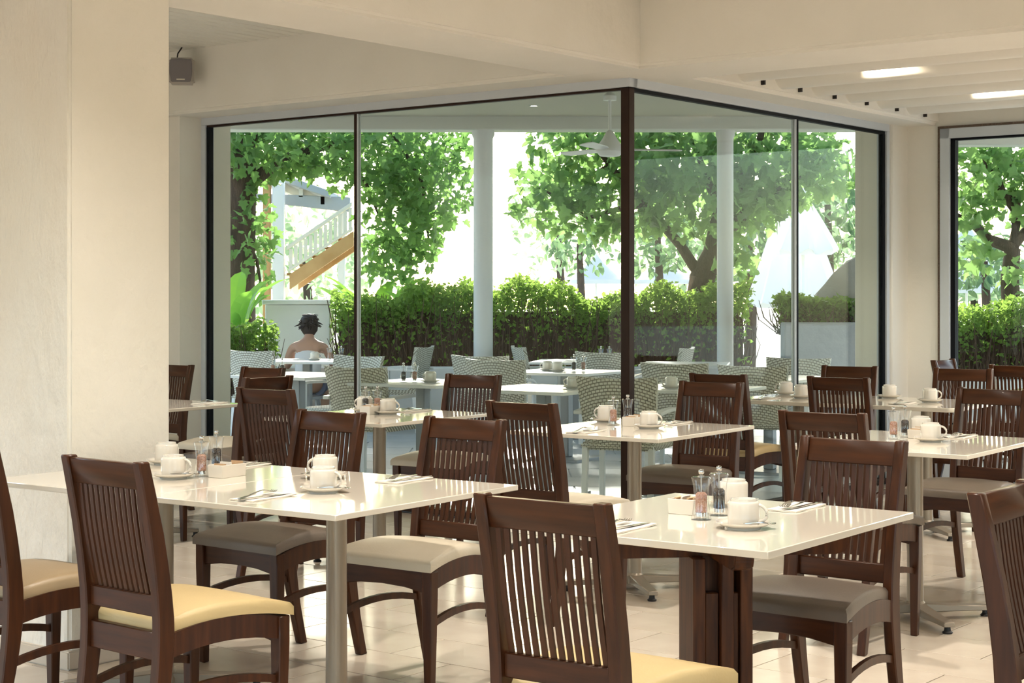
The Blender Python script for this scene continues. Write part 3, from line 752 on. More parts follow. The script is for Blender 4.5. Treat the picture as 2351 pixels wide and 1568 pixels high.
def knife_mesh():
    mb = MB(); secs = []
    for x, a, b_, h in ((-0.110,-0.0055,0.0055,0.0022),(-0.10,-0.0065,0.0065,0.0026),(-0.03,-0.0050,0.0050,0.0024),(-0.01,-0.0045,0.0045,0.0022),(0.0,-0.0060,0.0065,0.0012),(0.05,-0.0060,0.0090,0.0009),(0.09,-0.0058,0.0085,0.0008),(0.108,-0.0055,0.0010,0.0006),(0.114,-0.0052,-0.0040,0.0005)):
        secs.append([(x,a,0),(x,b_,0),(x,b_,h),(x,a,h)])
    return mb.strip(secs).mesh('knife', 'steel')
fork_me, knife_me = fork_mesh(), knife_mesh()
def setting(x, y, ang, where, flip=False):
    a = R(ang); z0 = ZT+0.0005
    o = obj('napkin', nap_me); o.location = (x,y,z0); o.rotation_euler = (0,0,a); tag(o, 'folded cream paper napkin ' + where, 'napkin', 'folded paper napkins')
    d = Vector((math.cos(a), math.sin(a), 0)); s = Vector((-d.y, d.x, 0)); sg = -1 if flip else 1
    p = Vector((x,y,z0+0.0075)) + s*0.016 - d*0.015*sg
    o = obj('fork', fork_me); o.location = p; o.rotation_euler = (0,0,a+(math.pi if flip else 0)+R(7)); tag(o, 'steel fork on the napkin ' + where, 'fork', 'forks on napkins')
    p = Vector((x,y,z0+0.0065)) - s*0.018 - d*0.012*sg
    o = obj('knife', knife_me); o.location = p; o.rotation_euler = (0,0,a+(math.pi if flip else 0)-R(5)); tag(o, 'steel knife on the napkin ' + where, 'knife', 'knives on napkins')
for x, y, a, w, f in ((0.300,4.560,55,'at the left of the trestle table',False),(0.850,4.990,55,'at the far side of the trestle table',True),
                   (-0.781,5.241,57,'at the front of the near left table',False),(-0.372,5.720,57,'at the right end of the near left table',True),
                   (-1.000,6.185,57,'at the far end of the joined tables',True),(0.342,7.714,57,'at the left of the centre table',False),
                   (0.800,8.200,57,'at the far side of the centre table',True),(-0.535,9.05,57,'at the far side of the table by the left mullion',True),
                   (2.000,7.440,57,'at the far side of the right table',True),(1.545,10.125,57,'at the left end of the long table',False),
                   (2.270,9.70,57,'at the front right of the long table',False),(-1.76,9.70,57,'on the table behind the pillar',True)):
    setting(x, y, a, w, f)

# ---- loudspeaker on the lintel
sp = empty('loudspeaker', P(-8.86, 7.66, 2.925), R(4)); tag(sp, 'small grey loudspeaker on the lintel right of the pillar', 'speaker')
MB().box((-0.085,-0.13,-0.09),(0.085,-0.02,0.09)).build('cabinet', 'speaker_shell', sp, bevel=0.016, seg=3)
MB().prism([(-0.066,-0.078),(0.066,-0.078),(0.076,-0.02),(0.076,0.05),(0.070,0.076),(0,0.081),(-0.070,0.076),(-0.076,0.05),(-0.076,-0.02)], 'y', -0.142, -0.128).build('grille', 'speaker_grey', sp, bevel=0.004, seg=2)
MB().box((-0.028,-0.145,-0.066),(0.028,-0.141,-0.058)).build('badge', 'badge', sp)
MB().box((-0.02,-0.03,-0.03),(0.02,0.06,0.03)).build('bracket', 'speaker_shell', sp)
MB().tube([(-0.04,-0.03,0.08),(-0.035,-0.02,0.13),(-0.01,-0.012,0.17),(0.0,-0.006,0.215)], 0.005, 8).build('cable', 'cable', sp)

# ================================================================== THE TERRACE
DT = 17.3                                                     # outer edge of the terrace roof
tf = MB()
def poly_slab(pts, z0, z1):
    mb = MB(); mb.prism([(p.x, p.y) for p in pts], 'z', z0, z1); return mb
q0 = P(N0-0.05, M0+0.05)
# n along m = M0 to d = 19, and along n to d = 19
def on_m(m_, d): n_ = (V.y*m_ - d)/math.sin(BA); return P(n_, m_)
def on_n(n_, d): m_ = (d - U.y*n_)/V.y; return P(n_, m_)
tp = [q0, P(N0-0.05, 12.02), P(4.4, 12.02), Vector((12.0, 8.6, 0)), Vector((14, 19.5, 0)), Vector((-11, 19.5, 0)), on_m(M0+0.05, 18.5)]
ter = struct(poly_slab(tp, -0.12, -0.002).build('floor_terrace', 'terrace_stone', smooth=False), 'pale blue grey paving of the terrace')
# paving joints cut by laying slabs in rows parallel to the outer edge
slab = MB().box((-0.445,-0.295,-0.004),(0.445,0.295,0.004)).mesh('slab', 'terrace_stone', bevel=0.003, smooth=False)
cnt = 0
for j in range(13):
    for i in range(-6, 7):
        y = 10.6 + 0.6*j; x = 0.9*i + (0.45 if j % 2 else 0)
        p = Vector((x, y, 0)); n_, m_ = p.dot(U), p.dot(V)
        if n_ < N0-0.60 and m_ > M0+0.60 and abs(x/y) < 0.28 and cnt < 300:
            o = obj('slab', slab, ter); o.location = (x, y, 0.002); cnt += 1
rp = [P(N0-0.22, M0+0.22), P(N0-0.22, 12.05), Vector((3.9, 12.6, 0)), Vector((9, 11.5, 0)), Vector((9, DT, 0)), Vector((-9.5, DT, 0)), on_m(M0+0.22, DT-0.6)]
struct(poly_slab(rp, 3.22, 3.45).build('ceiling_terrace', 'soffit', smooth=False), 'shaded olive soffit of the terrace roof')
struct(MB().box((-10, DT-0.18, 3.085), (4.25, DT+0.12, 3.46)).build('trim_1', 'fascia', bevel=0.01), 'pale fascia beam along the outer edge of the terrace roof')
struct(MB().box((4.25, DT-0.18, 2.93), (9, DT+0.12, 3.46)).build('trim_2', 'fascia', bevel=0.01), 'lower pale fascia beam seen through the second window')
for (x, y, r, lb) in ((-0.298, 17.25, 0.100, 'round white column left of the dark corner post'), (2.206, 17.25, 0.085, 'round white column right of the dark corner post')):
    e = empty('terrace_column', (x, y, 0)); tag(e, lb, 'column', 'columns carrying the terrace roof')
    MB().lathe([(r,0.10),(r,3.00),(r*1.18,3.04),(r*1.18,3.09)], 32).build('shaft', 'column_white', e)
    MB().lathe([(r*1.5,0.0),(r*1.5,0.06),(r*1.2,0.10)], 32).build('base', 'column_white', e)
# downlight and fan under the terrace roof
e = empty('downlight', (0.21, 16.1, 3.22)); tag(e, 'tiny lit downlight in the terrace soffit', 'ceiling light')
MB().lathe([(0.034,-0.008),(0.044,-0.008),(0.044,0.0),(0.034,0.0)], 20, cap=False).build('trim_ring', 'lamp_trim', e); MB().lathe([(0.0001,-0.004),(0.034,-0.004),(0.034,0.0)], 20, cap=False).build('bulb', 'lamp_glow', e)
fan = empty('ceiling_fan', (0.88, 15.0, 2.70)); tag(fan, 'white three bladed ceiling fan under the terrace roof behind the corner post', 'ceiling fan')
MB().lathe([(0.014,0.16),(0.014,0.52)], 12).build('rod', 'white_metal', fan)
MB().lathe([(0.06,0.44),(0.06,0.48),(0.02,0.52)], 20).build('ceiling_rose', 'white_metal', fan)
MB().lathe([(0.02,-0.07),(0.09,-0.06),(0.125,-0.02),(0.12,0.02),(0.07,0.09),(0.03,0.16),(0.015,0.17)], 28).build('motor', 'white_metal', fan)
blade = MB().prism([(0.10,-0.03),(0.22,-0.06),(0.62,-0.07),(0.66,-0.03),(0.66,0.03),(0.62,0.06),(0.22,0.05),(0.10,0.03)], 'z', -0.004, 0.004).mesh('blade', 'white_metal', bevel=0.002)
for k in range(3):
    o = obj('blade', blade, fan); o.rotation_euler = (R(10),0,R(8+120*k))

# jamb returns outside the glass are part of the walls; planter wall and hedge trough
tr = tag(MB().box((-6.4, 17.62, 0.0), (2.55, 17.86, 0.62)).build('planter_wall', 'outdoor_white', bevel=0.01), 'long low white wall below the clipped hedge', 'planter')
tr2 = tag(MB().box((2.60, 15.9, 0.0), (3.62, 16.15, 1.125)).build('planter_wall', 'planter_grey', bevel=0.012), 'tall grey rendered planter wall right of the white column', 'planter')
tr3 = tag(MB().box((3.80, 17.30, 0.0), (9.0, 17.55, 0.50)).build('planter_wall', 'outdoor_white', bevel=0.01), 'low white wall below the hedge outside the second window', 'planter')
struct(MB().box((-60, 17.9, -0.35), (60, 160, -0.05)).build('ground', 'ground', smooth=False), 'pale sandy garden ground')

# ---- wicker armchairs
def wicker_meshes():
    me = {}
    def panel(name, z0, z1, w0, w1, y0, y1, bow, th, flare):
        NX, NZ = 10, 8; vs = []; fs = []
        for side in (0, 1):
            for j in range(NZ+1):
                t = j/NZ; w = w0+(w1-w0)*t
                for i in range(NX+1):
                    u = -1+2*i/NX
                    y = y0+(y1-y0)*t**1.3 + bow*u*u + (th if side else 0)
                    z = z0+(z1-z0)*t + flare*t*u*u
                    vs.append((u*w, y, z))
        K = (NX+1)*(NZ+1); W_ = NX+1
        for j in range(NZ):
            for i in range(NX):
                q = (j*W_+i, j*W_+i+1, (j+1)*W_+i+1, (j+1)*W_+i); fs.append(q); fs.append(tuple(t+K for t in q)[::-1])
        per = list(range(W_))+[j*W_+NX for j in range(1,NZ+1)]+[NZ*W_+i for i in range(NX-1,-1,-1)]+[j*W_ for j in range(NZ-1,0,-1)]
        for a in range(len(per)): p0, p1 = per[a], per[(a+1)%len(per)]; fs.append((p1,p0,p0+K,p1+K))
        mb = MB(); mb.add(vs, fs); return mb.mesh(name, 'wicker')
    me['back'] = panel('backrest', 0.40, 0.855, 0.235, 0.275, -0.235, -0.315, 0.045, 0.035, 0.012)
    me['seat'] = MB().box((-0.255,-0.24,0.385),(0.255,0.26,0.435)).mesh('seat', 'wicker', bevel=0.015, seg=2)
    me['fleg'] = MB().strip([[(-0.017,-0.017,0),(0.017,-0.017,0),(0.017,0.017,0),(-0.017,0.017,0)],[(-0.02,-0.02,0.62),(0.02,-0.02,0.62),(0.02,0.02,0.62),(-0.02,0.02,0.62)]]).mesh('leg', 'white_metal', bevel=0.003)
    me['rleg'] = MB().strip([[(-0.017,-0.05,0),(0.017,-0.05,0),(0.017,-0.016,0),(-0.017,-0.016,0)],[(-0.02,-0.02,0.42),(0.02,-0.02,0.42),(0.02,0.02,0.42),(-0.02,0.02,0.42)]]).mesh('leg', 'white_metal', bevel=0.003)
    ap = [(-0.25,0.640),(-0.10,0.650),(0.10,0.655),(0.22,0.645),(0.29,0.615),(0.30,0.600),(0.285,0.598),(0.22,0.620),(0.10,0.630),(-0.10,0.625),(-0.25,0.615)]
    me['arm'] = MB().prism(ap, 'x', -0.028, 0.028).mesh('armrest', 'white_metal', bevel=0.004)
    return me
WM = wicker_meshes()
def wicker(x, y, face, label, s=1.0):
    """x, y: middle of the back's top edge; face as for the dining chairs"""
    a = R(face); e = empty('wicker_armchair', (x+0.30*s*math.sin(a), y+0.30*s*math.cos(a), 0), -a); e.scale = (s,s,s)
    tag(e, label, 'armchair', 'cream wicker armchairs on the terrace')
    obj('backrest', WM['back'], e); obj('seat', WM['seat'], e)
    for sx_ in (-1, 1):
        o = obj('leg', WM['fleg'], e); o.location = (sx_*0.265, 0.235, 0); o = obj('leg', WM['rleg'], e); o.location = (sx_*0.225, -0.215, 0)
        o = obj('armrest', WM['arm'], e); o.location = (sx_*0.272, 0, 0)
WK = [(-2.50,15.75,30,'cream wicker armchair at the far left edge of the glass'),
 (-1.30,14.50,215,'cream wicker armchair behind another one left of the mullion'),
 (-1.18,12.25,30,'nearest cream wicker armchair left of the mullion, its weave in shade'),
 (-0.84,16.90,285,'narrow edge-on wicker armchair left of the white column'),
 (0.02,16.90,78,'narrow edge-on wicker armchair right of the white column'),
 (-0.30,14.45,25,'farther of the two overlapping wicker armchairs below the white column'),
 (-0.16,13.60,28,'nearer of the two overlapping wicker armchairs below the white column'),
 (0.83,15.35,20,'cream wicker armchair behind the terrace cups left of the corner post'),
 (0.66,10.75,22,'nearest cream wicker armchair seen behind the dark corner post'),
 (1.24,12.90,24,'cream wicker armchair just right of the corner post'),
 (1.79,16.60,288,'white edge-on wicker armchair beyond the right pane'),
 (2.42,14.00,205,'cream wicker armchair before the grey planter wall'),
 (1.78,12.45,28,'cream wicker armchair left of the right mullion')]
for q in WK: wicker(*q)
# ---- terrace tables
tt_top = MB().box((-0.40,-0.40,0.728),(0.40,0.40,0.75)).mesh('table_top', 'terrace_top', bevel=0.003)
tt_col = MB().box((-0.04,-0.04,0.03),(0.04,0.04,0.728)).mesh('column', 'grey_metal', bevel=0.006)
tt_base = MB().box((-0.24,-0.24,0.0),(0.24,0.24,0.03)).mesh('base_plate', 'grey_metal', bevel=0.004)
TT = [(-2.00,16.30,'white terrace table in front of the seated person'),(-1.72,13.45,'white terrace table at the far left behind the slatted chairs'),(-0.66,12.35,'white terrace table right of the left mullion'),
      (0.46,14.05,'white terrace table below the hedge left of the corner post'),(0.22,11.55,'nearest white terrace table left of the corner post'),(0.62,16.15,'farthest white terrace table left of the corner post'),
      (1.24,11.62,'white terrace table right of the corner post'),(1.62,15.6,'far white terrace table right of the corner post'),(2.02,13.05,'white terrace table left of the right mullion')]
for i, (x, y, lb) in enumerate(TT):
    e = empty('terrace_table', (x,y,0), R(-33 if i not in (0,5,7) else -10)); tag(e, lb, 'table', 'square white terrace tables'); obj('table_top', tt_top, e); obj('column', tt_col, e); obj('base_plate', tt_base, e)
ZTT = 0.75
for x, y, h, w in ((-1.93,16.30,0,'on the table of the seated person'),(-0.60,12.25,150,'on the terrace table right of the left mullion'),(0.30,14.10,160,'leftmost on the terrace table below the hedge'),(0.38,13.95,0,'second on the terrace table below the hedge'),(0.42,11.50,160,'on the nearest terrace table'),(1.10,11.50,170,'on the terrace table right of the corner post'),(2.02,12.95,170,'on the terrace table by the right mullion'),(0.72,16.1,0,'on the farthest terrace table')):
    cup(x, y, h, w, spoon=False, z=ZTT)
for x, y, k, w in ((-0.80,12.30,'pepper','right of the left mullion outside'),(-0.72,12.33,'salt','right of the left mullion outside'),(-1.78,16.25,'salt','on the table of the seated person'),(-1.66,16.22,'pepper','on the table of the seated person'),
                   (0.52,14.0,'pepper','on the terrace table below the hedge'),(0.60,14.0,'salt','on the terrace table below the hedge'),(-1.93,13.45,'salt','on the far left terrace table'),(-1.85,13.42,'pepper','on the far left terrace table'),
                   (0.86,16.1,'salt','on the farthest terrace table'),(0.94,16.1,'pepper','on the farthest terrace table')): mill(x, y, k, w, z=ZTT)

# ================================================================== THE GARDEN
def leaf_shape(kind):
    if kind == 'lobed':
        pts = [(0,0),(0.22,-0.10),(0.48,0.02),(0.36,0.20),(0.55,0.42),(0.26,0.50),(0.20,0.78),(0,1.0)]
    else:
        pts = [(0,0),(0.18,0.12),(0.30,0.40),(0.24,0.70),(0,1.0)]
    right = pts; left = [(-x, y) for x, y in pts[1:-1]][::-1]
    out = right + left; k = len(pts)
    # folded along the midrib, tip drooping
    vs = [(x, y, 0.22*abs(x) - 0.18*y*y) for x, y in out]
    cen = len(vs); vs.append((0, 0.45, -0.04))
    fs = [(i, (i+1) % cen, cen) for i in range(cen)]
    return vs, fs
LS = {k: leaf_shape(k) for k in ('lobed', 'oval')}
LME = {}
def leaf_mesh(kind, m_):
    if (kind, m_) not in LME:
        mb = MB(); mb.add(*LS[kind]); LME[(kind, m_)] = mb.mesh('leaf', m_, fix=False)
    return LME[(kind, m_)]
def leaf_xf(r, p, size, droop=0.5):
    z = r.uniform(0, 2*math.pi); tilt = r.gauss(-droop, 0.7); roll = r.gauss(0, 0.7)
    s = size*r.uniform(0.65, 1.25)
    return Matrix.Translation(p) @ Matrix.Rotation(z, 4, 'Z') @ Matrix.Rotation(tilt, 4, 'X') @ Matrix.Rotation(roll, 4, 'Y') @ Matrix.Scale(s, 4)
def foliage(root, xfs, kind, m_, parts=300):
    """the nearest leaves singly, the others joined"""
    base = root.matrix_basis.translation
    xfs = sorted(xfs, key=lambda M: M.translation.y)
    me = leaf_mesh(kind, m_)
    for M in xfs[:parts]:
        o = obj('leaf', me, root); o.matrix_basis = Matrix.Translation(-base) @ M
    vs0, fs0 = LS[kind]; mb = MB()
    for M in xfs[parts:]: mb.add([M @ Vector(v) - base for v in vs0], fs0)
    if mb.v:
        o = mb.build('foliage', m_, root, fix=False); o['kind'] = 'stuff'
def px(x, y, d): return Vector(((x-1175.5)*d/f_px, d, EYE+(672-y)*d/f_px))       # plan layout measured on the photo
def ellipsoid_pts(r, c, rad, n):
    out = []
    while len(out) < n:
        v = Vector((r.uniform(-1,1), r.uniform(-1,1), r.uniform(-1,1)))
        if v.length <= 1 and v.length > 0.25: out.append(c + Vector((v.x*rad[0], v.y*rad[1], v.z*rad[2])))
    return out
def tree(label, base, limbs, blobs, size, kind, m_, seed, parts=300):
    r = random.Random(seed); root = empty('leafy_tree', base); tag(root, label, 'tree', 'broad leaved garden trees')
    for i, (pts, r0, r1) in enumerate(limbs):
        n = len(pts); MB().tube([Vector(p)-base for p in pts], [r0+(r1-r0)*k/(n-1) for k in range(n)], 10).build('trunk' if i == 0 else 'branch', 'bark', root)
    xf = []
    for c, rad, n in blobs: xf += [leaf_xf(r, p, size) for p in ellipsoid_pts(r, c, (rad[0]*1.12, rad[1]*1.3, rad[2]*1.12), int(n*0.72))]
    foliage(root, xf, kind, m_, parts)
def L3(*q): return [px(*a) for a in q]
# left tree with a creeper-clad trunk
d = 19.6
tree('big leafy tree hanging over the left pane with a brown trunk', px(545, 900, d),
     [(L3((548,900,d),(545,640,d),(552,420,d),(548,260,d),(540,160,d)), 0.22, 0.16), (L3((550,440,d),(640,370,d),(760,330,d),(900,300,d)), 0.09, 0.03), (L3((548,340,d),(620,280,d),(720,240,d)), 0.08, 0.03), (L3((900,300,d),(970,420,d),(985,560,d)), 0.03, 0.012), (L3((552,520,d),(590,600,d),(600,660,d)), 0.03, 0.012), (L3((760,330,d),(840,420,d),(880,520,d)), 0.035, 0.012)],
     [(px(690,330,d), (1.15,0.9,0.36), 1000), (px(870,350,d), (1.05,0.9,0.45), 1100), (px(925,500,d), (0.48,0.7,0.62), 700), (px(990,430,d), (0.52,0.7,0.50), 520), (px(600,330,d), (0.5,0.8,0.45), 450), (px(575,560,d), (0.28,0.5,0.65), 260), (px(900,600,d-0.3), (0.30,0.5,0.30), 190), (px(980,560,d), (0.20,0.4,0.35), 90), (px(770,250,d), (1.9,1.2,0.40), 900)],
     0.115, 'lobed', 'leaf_green', 3)
d = 19.0
tree('spreading lobed leaf tree behind the corner post and the right column', px(1602, 920, d),
     [(L3((1602,920,d),(1600,720,d),(1612,640,d),(1640,580,d),(1655,500,d),(1700,420,d)), 0.20, 0.09), (L3((1645,560,d),(1720,480,d),(1800,430,d),(1900,360,d)), 0.08, 0.02), (L3((1612,640,d),(1560,560,d),(1480,470,d),(1400,380,d),(1340,300,d)), 0.07, 0.02), (L3((1480,470,d),(1420,480,d),(1350,500,d),(1290,460,d),(1220,420,d)), 0.04, 0.012), (L3((1700,420,d),(1740,340,d),(1760,250,d)), 0.06, 0.03), (L3((1400,380,d),(1360,400,d),(1300,370,d)), 0.03, 0.010), (L3((1655,500,d),(1620,400,d),(1580,300,d)), 0.06, 0.02)],
     [(px(1560,360,d), (0.85,0.8,0.42), 800), (px(1620,460,d), (0.75,0.7,0.42), 650), (px(1400,400,d), (0.65,0.6,0.50), 420), (px(1280,400,d), (0.42,0.5,0.40), 190), (px(1240,480,d), (0.35,0.4,0.25), 110), (px(1340,480,d), (0.45,0.5,0.30), 210), (px(1780,350,d), (0.80,0.8,0.30), 600), (px(1860,410,d), (0.50,0.7,0.25), 330), (px(1740,460,d), (0.45,0.6,0.30), 260), (px(1680,590,d-0.3), (0.22,0.4,0.28), 80), (px(1450,520,d), (0.35,0.5,0.18), 110), (px(1400,300,d), (0.9,0.8,0.25), 330), (px(1560,250,d), (1.8,1.0,0.35), 700)],
     0.140, 'lobed', 'leaf_bright', 5)
d = 18.6
tree('tree with a forked trunk filling the second window', px(2325, 900, d),
     [(L3((2330,900,d),(2325,760,d),(2318,640,d),(2325,570,d)), 0.13, 0.09), (L3((2325,570,d),(2270,550,d),(2235,515,d),(2195,495,d)), 0.075, 0.035), (L3((2325,570,d),(2335,500,d),(2330,440,d)), 0.07, 0.05), (L3((2330,480,d),(2300,440,d),(2288,400,d),(2300,375,d),(2320,380,d)), 0.055, 0.03), (L3((2300,375,d),(2272,395,d),(2255,360,d)), 0.025, 0.012), (L3((2330,560,d),(2380,500,d),(2430,440,d)), 0.06, 0.03)],
     [(px(2260,400,d), (0.40,0.5,0.36), 230), (px(2230,480,d), (0.30,0.5,0.25), 120), (px(2340,380,d), (0.40,0.5,0.35), 200), (px(2400,450,d), (0.40,0.5,0.45), 200), (px(2230,590,d-0.2), (0.22,0.3,0.18), 60), (px(2350,650,d-0.2), (0.22,0.3,0.25), 60), (px(2290,300,d), (0.9,0.7,0.30), 350)],
     0.140, 'lobed', 'leaf_bright', 8)
# trees of the middle distance, seen through and under the nearer crowns
for i, (x, y, d, rx, rz, n, lb) in enumerate(((1900,470,31,0.95,1.0,800,'dark tree beyond the closed parasols'),(1720,560,30,0.85,0.65,650,'dark tree seen between the right column and the mullion'),(1510,540,32,0.75,0.75,520,'dark tree just right of the corner post beyond the hedge'),(1330,560,36,0.7,0.6,300,'small dark tree left of the corner post beyond the hedge'),(2260,600,29,0.6,0.5,350,'dark shrub tree low in the second window'))):
    c = px(x,y,d); base = Vector((c.x, c.y, -0.05))
    tree(lb, base, [([base, base+Vector((0.05,0,max(0.5,c.z*0.5))), c], 0.12, 0.06)], [(c, (rx,0.9,rz), n)], 0.20, 'oval', 'leaf_mid', 40+i, parts=40)
# far trees, pale with haze put into their leaf colour
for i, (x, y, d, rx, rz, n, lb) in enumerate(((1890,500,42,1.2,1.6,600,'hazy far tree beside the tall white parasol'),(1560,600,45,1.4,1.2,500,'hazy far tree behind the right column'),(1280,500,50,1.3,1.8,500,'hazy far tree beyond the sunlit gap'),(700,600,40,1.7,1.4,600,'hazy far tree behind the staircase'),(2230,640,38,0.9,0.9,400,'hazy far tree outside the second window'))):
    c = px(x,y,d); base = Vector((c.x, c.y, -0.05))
    tree(lb, base, [([base, base+Vector((0.1,0,max(0.5,c.z*0.5))), c], 0.16, 0.08)], [(c, (rx,1.2,rz), n)], 0.32, 'oval', 'leaf_far_haze', 20+i, parts=60)

# ---- clipped hedges
def hedge(label, x0, x1, y0, y1, z0, z1, n, seed, bare=0.5):
    r = random.Random(seed); e = empty('hedge', ((x0+x1)/2, (y0+y1)/2, z0)); tag(e, label, 'hedge', 'clipped garden hedges'); b0 = e.matrix_basis.translation
    mb = MB()
    k = int((x1-x0)*230)
    for _ in range(k):
        x = r.uniform(x0, x1); y = r.uniform(y0, y1); h = r.uniform(0.4, 0.95)*(z1-z0); w = r.uniform(0.004, 0.010)
        p0 = Vector((x,y,0)); p1 = p0+Vector((r.gauss(0,0.10), r.gauss(0,0.08), h)); pm = (p0+p1)/2 + Vector((r.gauss(0,0.05), r.gauss(0,0.04), 0))
        vs = []
        for p, ww in ((p0,w),(pm,w*0.8),(p1,w*0.3)):
            q = p - Vector((b0.x,b0.y,0)); vs += [(q.x-ww,q.y,q.z),(q.x+ww,q.y,q.z),(q.x,q.y-ww,q.z)]
        mb.add(vs, [(0,1,4,3),(1,2,5,4),(2,0,3,5),(3,4,7,6),(4,5,8,7),(5,3,6,8)])
    o = mb.build('stems', 'twig', e, fix=False); o['kind'] = 'stuff'
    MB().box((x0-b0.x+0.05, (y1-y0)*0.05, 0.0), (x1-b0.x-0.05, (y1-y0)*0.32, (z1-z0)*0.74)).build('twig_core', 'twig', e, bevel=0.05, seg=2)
    mb = MB(); vs0 = [(0,0,0),(0.42,0.45,0.10),(0,1.0,-0.12),(-0.42,0.45,0.10)]; fs0 = [(0,1,2),(0,2,3)]
    for _ in range(n):
        t = r.random()
        zt = 1 - (1-bare)*abs(r.gauss(0, 0.42)) if r.random() < 0.80 else r.random()
        if zt < 0.02: zt = r.random()
        x = r.uniform(x0, x1); y = r.uniform(y0, y1)
        top = 1 + 0.07*math.sin(x*2.3+seed)+0.06*math.sin(x*5.1)+0.05*math.sin(x*11.7+1)
        p = Vector((x, y, z0 + (z1-z0)*zt*top + r.gauss(0, 0.02)))
        M = leaf_xf(r, p, 0.060, 0.2)
        mb.add([M @ Vector(v) - b0 for v in vs0], fs0)
    o = mb.build('foliage', 'leaf_hedge', e, fix=False); o['kind'] = 'stuff'
hedge('long clipped hedge with bright green top behind the terrace tables', -1.95, 2.60, 17.90, 18.70, 0.45, 1.46, 13000, 2)
hedge('dark clipped hedge above the grey planter wall', 2.62, 3.62, 16.2, 16.7, 1.00, 1.36, 2600, 4)
hedge('dark clipped hedge outside the second window', 3.90, 6.6, 17.60, 18.35, 0.30, 1.30, 7000, 6)
hedge('dark reddish hedge at the far left behind the banana plant', -3.6, -2.45, 17.15, 17.58, 0.0, 1.10, 2600, 9)

# ---- banana like plants with large leaves
def banana(label, base, n, h, seed):
    r = random.Random(seed); e = empty('banana_plant', base); tag(e, label, 'plant', 'large leaved plants')
    for k in range(n):
        a = r.uniform(0, 2*math.pi); L = r.uniform(0.55, 0.95)*h*0.62; st = h*r.uniform(0.25, 0.55); lean = r.uniform(0.12, 0.42)
        vs = []; fs = []; S = 7
        dirv = Vector((math.cos(a), math.sin(a)*0.6, 0)); side = Vector((-dirv.y, dirv.x, 0)).normalized()
        for i in range(S+1):
            t = i/S; c = dirv*(lean*st + L*(lean*t + 0.35*t*t)) + Vector((0,0,st + L*(t*0.95-0.30*t*t)))
            w = 0.115*math.sin(math.pi*min(1, 0.06+0.94*t))**0.7
            vs += [c - side*w + Vector((0,0,w*0.35)), c, c + side*w + Vector((0,0,w*0.35))]
        for i in range(S):
            for j in range(2): fs.append((i*3+j, i*3+j+1, (i+1)*3+j+1, (i+1)*3+j))
        mb = MB(); mb.add(vs, fs); lf = mb.build('leaf', 'leaf_banana', e, fix=False)
        MB().tube([(0,0,0), dirv*lean*st*0.4+Vector((0,0,st*0.55)), dirv*lean*st+Vector((0,0,st))], [0.018,0.014,0.010], 6).build('stalk', 'leaf_banana', e)
banana('large leaved banana plant low in the left pane', Vector((-3.05, 18.1, 0.3)), 10, 1.5, 1)
banana('large leaved banana plant left of the staircase foot', Vector((-3.18, 19.0, 0.3)), 8, 1.4, 5)
banana('large leaved banana plant above the hedge left of the mullion', Vector((-1.62, 19.2, 0.4)), 10, 1.45, 2)
banana('large leaved banana plant above the hedge right of the mullion', Vector((-0.98, 19.0, 0.4)), 8, 1.35, 3)

# ---- staircase and canopy reflected in the glass, built outside as solid objects
st = empty('reflected_staircase', (-2.75, 22.0, 0)); tag(st, 'reflected timber staircase with white balustrade climbing right', 'staircase'); sb = Vector((-2.75, 22.0, 0))
d = 22.0
a0, a1 = px(665, 665, d)-sb, px(812, 565, d)-sb
def beam2(p, q, h, th): 
    mb = MB(); mb.prism([(p.x, p.z), (q.x, q.z), (q.x, q.z+h), (p.x, p.z+h)], 'y', -th, th); return mb
beam2(a0, a1, 0.20, 0.03).build('stringer', 'stair_timber', st, bevel=0.004)
o = beam2(a0, a1, 0.20, 0.03).build('stringer', 'stair_timber', st, bevel=0.004); o.location.y = 0.9
for k in range(5):
    t = (k+0.5)/5; p = a0.lerp(a1, t); MB().box((p.x-0.13, 0.03, p.z+0.13), (p.x+0.10, 0.87, p.z+0.165)).build('tread', 'stair_timber', st, bevel=0.004)
b0_, b1_ = px(658, 575, d)-sb, px(808, 473, d)-sb
beam2(b0_, b1_, 0.055, 0.035).build('handrail', 'rail_timber', st, bevel=0.006)
g0, g1 = px(662, 625, d)-sb, px(810, 528, d)-sb
beam2(g0, g1, 0.04, 0.025).build('bottom_rail', 'rail_timber', st, bevel=0.004)
for k in range(13):
    t = (k+0.5)/13; p, q = g0.lerp(g1, t), b0_.lerp(b1_, t); MB().box((p.x-0.022,-0.018,p.z), (p.x+0.022,0.018,q.z)).build('baluster', 'rail_timber', st, bevel=0.003)
for p, w in ((px(613, 540, d)-sb, 0.05), (px(640, 520, d)-sb, 0.075)):
    MB().box((p.x-w,-w,-0.05-sb.z), (p.x+w,w,p.z+0.9)).build('newel_post', 'stair_timber' if w < 0.06 else 'column_white', st, bevel=0.006)
cn = empty('reflected_canopy', (-2.6, 23.5, 0)); tag(cn, 'reflected grey sloping canopy roof above the staircase', 'canopy'); cb = Vector((-2.6,23.5,0))
p0, p1, p2 = px(590,385,23.5)-cb, px(780,450,23.5)-cb, px(590,450,23.5)-cb
MB().prism([(p0.x,p0.z),(p1.x,p1.z),(p1.x,p1.z-0.10),(p0.x,p0.z-0.10)], 'y', -1.2, 1.6).build('roof_panel', 'roof_grey', cn, bevel=0.01)
MB().prism([(p2.x,p2.z-0.02),(p1.x+0.25,p1.z-0.08),(p1.x+0.25,p1.z-0.28),(p2.x,p2.z-0.12)], 'y', -1.1, -1.0).build('fascia_board', 'roof_grey', cn, bevel=0.006)
